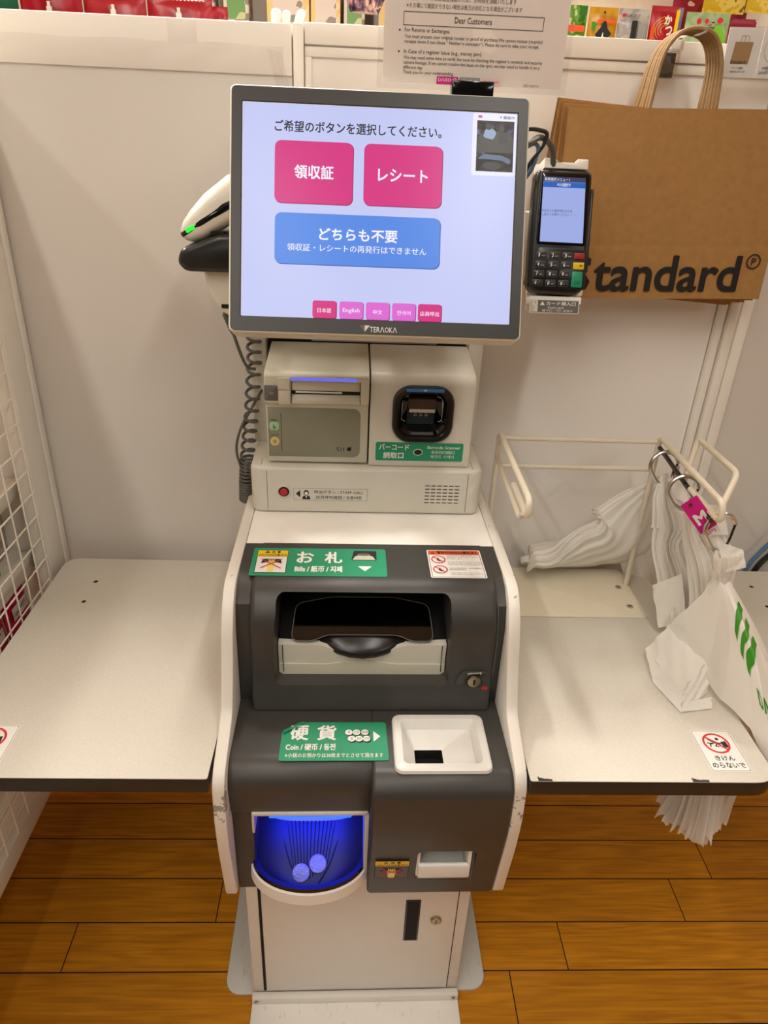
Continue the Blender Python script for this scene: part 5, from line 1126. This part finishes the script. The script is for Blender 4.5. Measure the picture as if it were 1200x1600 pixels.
# ------------------------------------------------------------------ kraft paper bags on a hook
def ordinal(i): return ['frontmost kraft paper bag of the hanging stack, printed Standard', 'second kraft paper bag from the front of the hanging stack', 'third kraft paper bag from the front of the hanging stack', 'third kraft paper bag from the wall in the hanging stack', 'second kraft paper bag from the wall in the hanging stack', 'rearmost kraft paper bag of the hanging stack, against the wall'][i]
TB = math.radians(1.7)
def bagframe(dx, dz, y, rot): return Fr((0.4935+dx, y, 1.4225+dz), (math.cos(rot), 0, math.sin(rot)), (-math.sin(rot), 0, math.cos(rot)))
def make_bag(i, first=None):
    y = 1.222 + 0.0075*i; rot = TB-math.radians((0, 0.9, 2.4, 2.9, 4.6, 5.2)[i]); d = rot-TB
    ax0, az0 = -0.004, 0.382                                     # the bags swing about the hook
    dx, dz = ax0-(ax0*math.cos(d)-az0*math.sin(d)), az0-(ax0*math.sin(d)+az0*math.cos(d))-0.0006*i
    if first:
        r = first.copy(); COL.objects.link(r); r.location = (0.4935+dx, y, 1.28+dz); r.rotation_euler = (0, -(rot-TB), 0)
        for ch in first.children:
            if ch.name.startswith('print'): continue
            c = ch.copy(); COL.objects.link(c); c.parent = r
        r['label'] = ordinal(i); return r
    t = thing('kraft_paper_bag', ordinal(0), 'paper bag', (0.4935, y, 1.28), 'kraft paper bags on the hook')
    F = bagframe(0, 0, y, TB)
    m = MB()
    def body(c0, c1):
        W, Hh = 0.1815, 0.1400
        def fn(u, v):
            a = -W+2*W*u; b = -Hh+2*Hh*v
            crease = -0.0012*math.exp(-((b+0.0545)/0.0022)**2); bulge = 0.0020*math.sin(u*PI)*math.sin(v*PI)+0.0010*math.sin(u*9+1)*math.sin(v*6)
            return F(a, b, c0+crease+bulge)
        m.grid(fn, 40, 60, KRAFT)
        m.loftcap([[F(a, b, c0) for a, b in ((-W, -Hh), (W, -Hh), (W, Hh), (-W, Hh))], [F(a, b, c1) for a, b in ((-W+0.002, -Hh+0.002), (W-0.002, -Hh+0.002), (W-0.002, Hh), (-W+0.002, Hh))]], KRAFT, cap0=False)
        for sx in (-1, 1): m.line(F, (sx*(W-0.0008), -Hh), (sx*(W-0.0008), Hh), 0.0004, c0+0.0002, KRAFTD)
    body(0.003, -0.004)
    part(m, 'bag_body', t)
    for sgn, c in ((1, 0.0010), (-1, -0.0025)):
        P = [F(-0.0575, 0.1375, 0), F(-0.056, 0.150, c), F(-0.049, 0.205, c*0.5), F(-0.030, 0.234, 0), F(-0.002, 0.2415, 0), F(0.024, 0.232, 0), F(0.040, 0.200, c*0.5), F(0.044, 0.150, c), F(0.0445, 0.1375, 0)]
        part(MB().tube(smooth(P, 5), 0.0029, KRAFTD, 8), 'handle', t)
    p = MB()
    p.text(F, 'S', -0.148, -0.113, -0.1285, -0.072, 0.0056, KINK, 0.022, 0.0, 8).text(F, 'tandard', -0.1085, 0.1370, -0.1285, -0.0700, 0.0056, KINK, 0.022, 0.0, 8)
    p.ring(F, 0.1560, -0.0790, 0.0098, 0.0120, 0.0056, KINK, 30).text(F, 'P', 0.1525, 0.1602, -0.0848, -0.0735, 0.0056, KINK, 0.012)
    part(p, 'print', t, 'black lettering')
    return t
kb = make_bag(0)
for i in range(1, 6): make_bag(i, kb)
GREYC = packmat('scuffed_card_holder', [(120, 112, 106), (90, 84, 80), (150, 142, 134)], 60)
hk = thing('hanging_hook', 'thin steel hook with a grey card holder carrying the kraft bag handles', 'hook', (0.492, 1.30, 1.655))
part(MB().tube(fil3([(0.492, 1.33, 1.662), (0.492, 1.315, 1.664), (0.492, 1.235, 1.6585), (0.492, 1.210, 1.660), (0.492, 1.205, 1.668)], 0.01), 0.0022, STEEL, 8), 'hook_wire', hk)
part(MB().box(0.462, 0.484, 1.290, 1.300, 1.606, 1.640, GREYC, 0.002).box(0.476, 0.496, 1.299, 1.304, 1.645, 1.658, WHITE, 0.001), 'card_holder', hk)

# ------------------------------------------------------------------ price cards at top right
S_ = thing('price_card', 'white price card with a kraft bag picture, at the top right beside the bag handles', 'price card', (0.59, 1.268, 1.605))
F = Fr((0.5790, 1.268, 1.6425), (1, 0, 0.02), (-0.02, 0, 1))
KP = mat('kraft_picture', (176, 140, 96), 0.6, noise=0.02)
part(MB().slab(F, rr_pts(-0.0295, 0.0235, -0.0335, 0.0315, 0.001), -0.0008, 0, PAPER).slab(F, rr_pts(0.0245, 0.0775, -0.0335, 0.0315, 0.001), -0.0008, 0, PAPER), 'card', S_)
s = MB().flat(F, [(-0.0195, -0.0155), (0.0085, -0.0155), (0.0110, 0.0130), (-0.0170, 0.0130)], 0.0004, KP).text(F, 'Standard', -0.0190, 0.0045, -0.0150, -0.0105, 0.0006, INK, 0.01)
for a in (-0.006, 0.000): s.tube([F(a-0.003, 0.013, 0.0006), F(a-0.0028, 0.020, 0.0006), F(a, 0.0215, 0.0006), F(a+0.0028, 0.020, 0.0006), F(a+0.003, 0.013, 0.0006)], 0.0003, KP, 5)
s.text(F, 'クラフト紙袋', -0.0150, 0.0020, -0.0225, -0.0190, 0.0004, INK).text(F, '各種 税込 33円 / 22円', -0.0165, 0.0060, -0.0270, -0.0240, 0.0004, INKG)
s.ring(F, 0.047, 0.004, 0.017, 0.0175, 0.0004, GREYL, 30).text(F, 'P袋', 0.0330, 0.0420, -0.0225, -0.0180, 0.0004, INK).text(F, '200円', 0.0280, 0.0460, -0.0285, -0.0240, 0.0004, INK)
part(s, 'card_printing', S_)
part(MB().slab(F, rr_pts(-0.0310, 0.0790, -0.0350, 0.0330, 0.001), 0.0010, 0.0014, CLEARP), 'clear_sleeve', S_, 'clear sleeve')

# ------------------------------------------------------------------ shelf unit with wire mesh end at the left
U_ = thing('shelf_unit', 'white shelf unit with a wire mesh end, at the left edge beside the left table', 'shelf unit', (-0.80, 0.85, 0.0))
part(MB().box(-0.632, -0.602, 1.222, 1.302, 0.30, 1.56, WHITE, 0.002).box(-0.602, -0.597, 1.285, 1.302, 0.30, 1.56, WHITE, 0.001), 'corner_post', U_)
part(MB().box(-1.12, -0.632, 1.262, 1.302, 0.30, 1.60, WHITE), 'back_board', U_)
part(MB().box(-1.12, -0.640, 0.10, 1.262, 0.30, 0.325, WHITE), 'base_board', U_)
part(MB().box(-0.640, -0.602, 0.10, 1.222, 0.300, 0.345, WHITE, 0.002), 'bottom_rail', U_)
part(MB().box(-0.640, -0.602, 0.10, 1.222, 1.52, 1.56, WHITE, 0.002), 'top_rail', U_)
part(MB().box(-1.12, -0.64, 0.10, 1.30, 1.55, 1.565, WHITE, 0.001), 'top_board', U_)
part(MB().box(-1.12, -0.90, 0.12, 1.30, 0.0, 0.30, WHITE, 0.001), 'plinth', U_)
part(MB().box(-0.640, -0.602, 0.10, 0.13, 0.30, 1.56, WHITE, 0.002), 'front_post', U_)
ms = MB()
yv = 1.2125
k = 0
while yv > 0.14:
    ms.tube([(-0.603, yv, 0.345), (-0.603, yv, 1.52)], 0.0016, RAILM, 6); yv -= 0.0445; k += 1
z = 0.372
while z < 1.51:
    ms.tube([(-0.6055, 0.13, z), (-0.6055, 1.222, z)], 0.0016, RAILM, 6); z += 0.0468
part(ms, 'wire_mesh', U_, 'white wire mesh')
for zs in (0.560, 0.738, 0.899):
    m = MB().box(-1.10, -0.646, 0.15, 1.258, zs-0.012, zs, WHITE, 0.001).box(-0.652, -0.644, 0.15, 1.258, zs-0.030, zs+0.002, WHITE, 0.001)
    for q in range(12): m.disc(Fr((-0.70, 0.25+0.08*q, zs), (0, 1, 0), (-1, 0, 0)), 0, 0, 0.003, 0.0004, INKG, 0.0018, 10)
    part(m, 'shelf', U_)

def pouch(name, label, x0, x1, y, z0, h, mm, group, decor=None, lean=0.0, puff=0.010, axis='x', fold=True):
    """sealed pouch with pressed top and bottom seams and a puffed middle; decor draws its print"""
    if axis == 'x': fr = Fr(((x0+x1)/2, y, z0), (1, 0, 0), (0, lean, 1))
    else: fr = Fr((y, (x0+x1)/2, z0), (0, 1, 0), (-lean, 0, 1))
    w = (x1-x0)/2
    def sd(sg):
        def fn(u, v):
            a = -w+2*w*u; b = h*v
            e = max(0, math.sin(PI*u))**0.5*max(0, math.sin(PI*min(1, max(0, (v-0.06)/0.84))))**0.6
            return fr(a, b, sg*(0.0006+puff*e)+0.0008*math.sin(u*17+v*9)*e)
        return fn
    m = MB().grid(sd(1), 18, 18, mm).grid(sd(-1), 8, 8, mm)
    base = fr(0, 0)
    t = thing(name, label, 'snack packet' if 'snack' in name else 'packet', tuple(base), group)
    part(m, 'pouch', t, None, 60)
    if decor:
        d = MB(); decor(d, fr, w, h, sd(1)); part(d, 'print', t)
    return t
GR = packmat('green_print_pouch', [(70, 150, 20), (120, 190, 30), (90, 170, 24)], 30); MG = packmat('magenta_pouch', [(176, 12, 66), (206, 24, 92), (150, 10, 60)], 30)
TRP = packmat('clear_pouch', [(168, 150, 146), (196, 180, 176), (150, 126, 126)], 40)
def blabel(d, fr, w, h, s): d.flat(fr, [(-w*0.7, h*0.55), (w*0.6, h*0.55), (w*0.6, h*0.75), (-w*0.7, h*0.75)], 0.012, PAPER); d.line(fr, (-w*0.5, h*0.6), (w*0.4, h*0.7), 0.002, 0.0125, INK)
g1 = 'packets behind the wire mesh'
pouch('packet', 'lime green packet behind the wire mesh at the left edge', 1.040, 1.160, -0.668, 0.740, 0.075, GR, g1, blabel, axis='y')
pouch('packet', 'magenta packet behind the wire mesh, farther from the viewer', 1.140, 1.235, -0.668, 0.5615, 0.135, MG, g1, blabel, axis='y', lean=0.05)
pouch('packet', 'magenta packet behind the wire mesh, nearer the viewer', 1.025, 1.132, -0.668, 0.5615, 0.125, MG, g1, blabel, axis='y', lean=0.05)
pouch('packet', 'clear packet on the shelf behind the wire mesh, above the lime green one', 1.165, 1.245, -0.690, 0.740, 0.12, TRP, g1, None, axis='y')
pouch('packet', 'clear packet in front of the magenta ones behind the wire mesh', 1.02, 1.20, -0.655, 0.5615, 0.045, TRP, g1, None, axis='y', puff=0.006)
# ------------------------------------------------------------------ goods hung on the far side of the partition
BB = thing('hook_board', 'white ledge behind the left panel under the red packets', 'ledge', (-0.56, 1.40, 1.575))
part(MB().box(-1.0, -0.12, 1.355, 1.43, 1.575, 1.598, RAILM), 'ledge', BB); part(MB().box(-1.0, -0.12, 1.352, 1.36, 1.50, 1.598, RAILM), 'board', BB)
BB = thing('hook_board', 'white slotted board and ledge behind the right panel, carrying the snack packets', 'display board', (0.77, 1.55, 1.2))
part(MB().box(0.24, 1.30, 1.62, 1.63, 1.20, 2.1, RAILM), 'board', BB); part(MB().box(0.24, 1.30, 1.358, 1.62, 1.580, 1.593, RAILM), 'ledge', BB)
RP_ = packmat('red_pouch', [(136, 8, 20), (152, 12, 26), (122, 6, 18)], 12, 0.25); DG = packmat('dark_green_pouch', [(20, 70, 46), (26, 86, 56), (14, 58, 40)], 12, 0.25)
def seam(d, fr, w, h, s):
    d.tube([fr(-w*0.8+w*1.6*i/40, 0.0855+0.0012*math.sin(i*2.2), 0.0105) for i in range(41)], 0.0007, OFFW, 5)
    d.slab(fr, [(-0.0042, 0.061), (0.0042, 0.061), (0.0042, 0.067), (0.0022, 0.069), (0.0022, 0.0745), (-0.0022, 0.0745), (-0.0022, 0.069), (-0.0042, 0.067)], 0.0108, 0.0135, OFFW, 0.0006)
g2 = 'red packets behind the left panel'
pouch('packet', 'dark green packet showing at the top left corner above the panel', -0.66, -0.549, 1.384, 1.60, 0.14, DG, g2, None)
pouch('packet', 'left red packet of the three above the white panel', -0.5455, -0.4485, 1.384, 1.60, 0.125, RP_, g2, seam)
pouch('packet', 'middle red packet of the three above the white panel', -0.4465, -0.3485, 1.384, 1.60, 0.094, RP_, g2, seam)
pouch('packet', 'right red packet of the three above the white panel', -0.3465, -0.2435, 1.384, 1.60, 0.094, RP_, g2, seam)
pouch('packet', 'small dark red packet peeking out behind the right red packet', -0.262, -0.223, 1.405, 1.60, 0.083, RP_, g2, None, puff=0.006)

def cap(x, z, r, lb, tilt=0.0):
    t = thing('tube_end', lb, 'tube', (x, 1.34, 1.657), 'white tube ends above the seam post')
    F = Fr((x, 1.338, 1.650), (1, 0, 0), (0, 1, 0)); 
    part(MB().loftcap([[Vector((x+tilt*(zz)+rr_*math.cos(2*PI*k/20), 1.338+rr_*math.sin(2*PI*k/20), 1.652+zz)) for k in range(20)] for rr_, zz in ((r*0.8, 0), (r, 0.004), (r, z-0.006), (r*0.85, z-0.002), (r*0.4, z), (0.0002, z))], PAPER), 'tube', t, None, 50)
cap(-0.138, 0.024, 0.0078, 'left tube end of the three rounded white ones above the seam post')
cap(-0.124, 0.022, 0.0068, 'middle tube end of the three rounded white ones above the seam post', 0.1)
cap(-0.106, 0.024, 0.0072, 'right tube end of the three, leaning right above the seam post', 0.35)

# snack packets, lower row
g3 = 'snack packets above the right panel'
PG = packmat('green_snack', [(52, 112, 26), (96, 150, 26), (200, 190, 150), (36, 92, 28)], 45); PY = packmat('yellow_snack', [(196, 140, 14), (206, 152, 22), (184, 124, 10)], 20)
PS = packmat('silver_snack', [(190, 182, 172), (160, 152, 146), (214, 208, 200)], 40); PR_ = packmat('red_snack', [(170, 14, 30), (184, 20, 38), (158, 10, 28)], 12)
PL_ = packmat('pale_green_snack', [(172, 188, 150), (150, 178, 118), (190, 200, 172)], 18); PV = packmat('purple_snack', [(120, 110, 150), (140, 128, 170), (100, 92, 130)], 20)
PO = packmat('orange_snack', [(206, 96, 24), (230, 140, 40), (240, 196, 80), (150, 50, 20)], 30); PYY = packmat('yellow_pouch', [(220, 180, 40), (236, 204, 90), (120, 110, 30), (200, 60, 40)], 26)
PM = packmat('maroon_snack', [(120, 20, 40), (150, 30, 54), (220, 190, 180)], 24)
def d_green(d, fr, w, h, s): d.rr(fr, -w*0.8, w*0.8, h*0.66, h*0.74, 0.002, 0.0115, ORNG); d.disc(fr, 0, h*0.5, w*0.5, 0.0113, INK, h*0.06)
def d_yel(d, fr, w, h, s):
    d.rr(fr, -w*0.5, w*0.85, h*0.795, h*0.835, 0.001, 0.0111, ORNG); d.rr(fr, -w*0.85, -w*0.55, h*0.70, h*0.80, 0.001, 0.0111, GREENB)
    d.flat(fr, fil2([(-w*0.55, h*0.64), (-w*0.22, h*0.73), (-w*0.06, h*0.815), (w*0.14, h*0.815), (w*0.28, h*0.72), (w*0.6, h*0.66), (w*0.35, h*0.60), (w*0.05, h*0.63), (-w*0.3, h*0.58)], 0.002), 0.0114, INK)
    d.flat(fr, [(-w*0.12, h*0.60), (w*0.05, h*0.60), (0.0, h*0.68)], 0.0117, PAPER); d.disc(fr, 0, h*0.93, 0.0018, 0.006, INK, n=12)
def d_sil(d, fr, w, h, s): d.rr(fr, -w*0.2, w*0.15, h*0.4, h*0.84, 0.001, 0.0115, INK); d.text(fr, 'BLACK', -w*0.7, w*0.1, h*0.88, h*0.92, 0.0115, INK); d.rr(fr, w*0.25, w*0.8, h*0.5, h*0.8, 0.001, 0.0113, GREYL); d.disc(fr, -w*0.8, h*0.9, 0.003, 0.0115, REDS, n=12)
def d_red(d, fr, w, h, s):
    for q in range(4): d.ring(fr, 0.001, h*0.70, w*(0.30+0.2*q), w*(0.33+0.2*q), 0.0111, YELL, 30, 0.9, 60, 230)
    for q, ch in enumerate('かつ'): d.text(fr, ch, -0.002+0.003*q, 0.010+0.003*q, h*0.765-0.0145*q, h*0.765+0.013-0.0145*q, 0.0124, PAPER, 0.03)
    d.rr(fr, -w, -w*0.72, h*0.4, h*0.74, 0.001, 0.0112, ORNG); d.rr(fr, w*0.72, w*0.98, h*0.4, h*0.95, 0.001, 0.0112, YELL); d.text(fr, 'おつまみ', -w*0.6, w*0.1, h*0.93, h*0.96, 0.0075, REDS)
def d_pal(d, fr, w, h, s):
    d.flat(fr, fil2([(w*0.05, h*0.5), (w*0.75, h*0.5), (w*0.85, h*0.68), (w*0.5, h*0.86), (w*0.15, h*0.82)], 0.006), 0.0116, GR)
    for q, ch in enumerate('こんぶ'): d.text(fr, ch, w*(0.02+0.05*q)-0.003, w*(0.02+0.05*q)+0.008, h*0.80-0.0115*q, h*0.80+0.009-0.0115*q, 0.0122, INK, 0.03)
    d.disc(fr, w*0.45, h*0.90, 0.005, 0.0112, REDS, 0.004); d.disc(fr, -w*0.5, h*0.88, 0.004, 0.0112, REDS); d.disc(fr, -w*0.15, h*0.885, 0.0035, 0.0112, REDS)
LY = 1.395
pouch('snack_packet', 'green snack packet, leftmost above the right panel beside the notice', 0.316, 0.3625, LY, 1.600, 0.109, PG, g3, d_green, puff=0.008)
pouch('snack_packet', 'yellow snack packet with a dark bird shape above the right panel', 0.366, 0.4135, LY, 1.600, 0.108, PY, g3, d_yel, puff=0.008)
pouch('snack_packet', 'silver white snack packet with a black bar above the right panel', 0.4150, 0.4660, LY, 1.600, 0.108, PS, g3, d_sil, puff=0.008)
pouch('snack_packet', 'red snack packet with white rings and lettering, behind the bag handles', 0.4680, 0.5120, LY, 1.600, 0.114, PR_, g3, d_red, puff=0.008)
pouch('snack_packet', 'purple edged snack packet tucked behind the red one', 0.500, 0.5280, LY+0.02, 1.600, 0.116, PV, g3, None, puff=0.006)
pouch('snack_packet', 'pale green snack packet with dark kelp print, above the bag handles', 0.527, 0.600, LY, 1.595, 0.113, PL_, g3, d_pal, puff=0.010)
pouch('snack_packet', 'maroon snack packet lying behind the price card', 0.600, 0.655, LY+0.02, 1.600, 0.105, PM, g3, None, puff=0.010)
# upper row, hung from pegs
g4 = 'snack packets hanging in the upper row'
UY = 1.49
for x0, x1, mm, lb, z0 in ((0.305, 0.370, TRP, 'clear packet with a black tag hanging at the left of the upper row', 1.737), (0.378, 0.445, PS, 'silver packet hanging in the upper row over the yellow snack packet', 1.737), (0.449, 0.505, PO, 'orange packet hanging in the upper row over the red snack packet', 1.740), (0.510, 0.585, PS, 'crumpled silver packet hanging in the upper row over the pale green one', 1.742), (0.588, 0.662, PYY, 'yellow packet with orange and green print, hanging over the price card', 1.722), (0.664, 0.730, PYY, 'yellow green packet hanging in the top right corner', 1.725)):
    pouch('snack_packet', lb, x0, x1, UY, z0, 0.13, mm, g4, None, puff=0.012)
pouch('snack_packet', 'brown packet in shade behind the upper row, over the price card', 0.56, 0.70, UY+0.07, 1.69, 0.12, PM, g4, None, puff=0.012)
m = MB().box(0.316, 0.352, 1.470, 1.476, 1.740, 1.752, INK, 0.001)
solo(m, 'shelf_tag', 'black tag over the green snack packet at the top edge', 'tag', (0.334, 1.473, 1.740))
for x in (0.335, 0.41, 0.477, 0.547, 0.625, 0.697):
    m = MB().tube([(x, 1.62, 1.845), (x, 1.47, 1.845), (x, 1.462, 1.856)], 0.0022, STEEL, 8)
    o = solo(m, 'display_peg', 'steel peg above the frame holding an upper row packet', 'peg', (x, 1.54, 1.845), 'steel pegs holding the upper row')

# purple wrapped goods hanging left of the notice, and the far shelves
PW_ = packmat('wrapped_violet', [(46, 36, 56), (92, 60, 84), (150, 110, 120), (210, 180, 160), (60, 44, 80)], 60, 0.15)
m = MB(); V, F_ = pleated([(0.0, 1.52, 1.86), (0.0, 1.52, 1.80), (0.001, 1.52, 1.74), (0.0, 1.52, 1.700)], [0.026, 0.036, 0.034, 0.022], 4, 9, 0.4, 0.6, 0.0, 110); m.add(V, F_, PW_); m.add([V[-110+i] for i in range(110)], [tuple(range(110))], PW_)
solo(m, 'wrapped_bundle', 'dark violet wrapped goods hanging at the top, left of the notice', 'packet', (0.0, 1.52, 1.700), None, 60)
SH_ = thing('far_shelf', 'long pale shelf far behind the partition, carrying bright goods', 'shelf', (-0.4, 4.2, 0))
part(MB().box(-3.0, 3.0, 4.3, 4.36, 0.0, 2.9, FARW).box(-3.0, 3.0, 4.0, 4.3, 1.90, 1.93, FARW).box(-3.0, 3.0, 4.02, 4.3, 2.28, 2.30, INKG), 'frame', SH_)
gm = [packmat('far_goods_a', [(196, 172, 104), (206, 188, 150), (170, 70, 54)], 9, 0.5), packmat('far_goods_b', [(186, 176, 166), (120, 110, 102), (176, 96, 70)], 9, 0.5), packmat('far_goods_c', [(84, 128, 60), (164, 172, 120), (128, 150, 92)], 9, 0.5), packmat('far_goods_d', [(90, 84, 78), (70, 64, 60), (130, 120, 112)], 9, 0.5)]
names = ['cream and yellow', 'pale', 'green', 'dark grey']
spots_ = [(-0.46, 0.20, 0), (-0.255, 0.14, 0), (-0.10, 0.10, 1), (0.04, 0.16, 3), (0.24, 0.16, 2), (-0.66, 0.12, 1), (-0.80, 0.10, 1), (0.46, 0.2, 1)]
for i, (x, wd, c) in enumerate(spots_):
    m = MB().box(x, x+wd, 4.03, 4.16, 1.931, 1.931+0.22+0.03*((i*7) % 3), gm[c], 0.008)
    m.rr(Fr((x+wd/2, 4.0295, 2.03)), -wd*0.35, wd*0.35, -0.05, 0.05, 0.01, 0.0005, gm[(c+1) % 4])
    pos = ['on the far shelf left of the white tube ends', 'on the far shelf over the tube ends', 'on the far shelf right of the tube ends', 'on the far shelf between tube ends and violet goods', 'on the far shelf beside the violet goods', 'on the far shelf over the small red packet', 'on the far shelf over the right red packet', 'on the far shelf behind the notice'][i]
    solo(m, 'goods_box', 'distant ' + names[c] + ' box ' + pos, 'box', (x+wd/2, 4.095, 1.931), 'boxes on the far shelf')
# cable and dark case behind the neighbouring table
m = MB().tube(fil3([(0.845, 1.29, 0.60), (0.852, 1.285, 0.72), (0.885, 1.285, 0.775), (0.93, 1.285, 0.85)], 0.05), 0.0045, CABLEU, 8)
solo(m, 'power_cable', 'blue cable rising behind the neighbouring table at the right edge', 'cable', (0.86, 1.285, 0.6))
m = MB().tube(fil3([(0.862, 1.29, 0.60), (0.875, 1.288, 0.72), (0.915, 1.288, 0.765), (0.96, 1.288, 0.83)], 0.05), 0.006, CABLEB, 8)
solo(m, 'black_power_cable', 'black cable next to the blue one behind the neighbouring table', 'cable', (0.88, 1.288, 0.6))
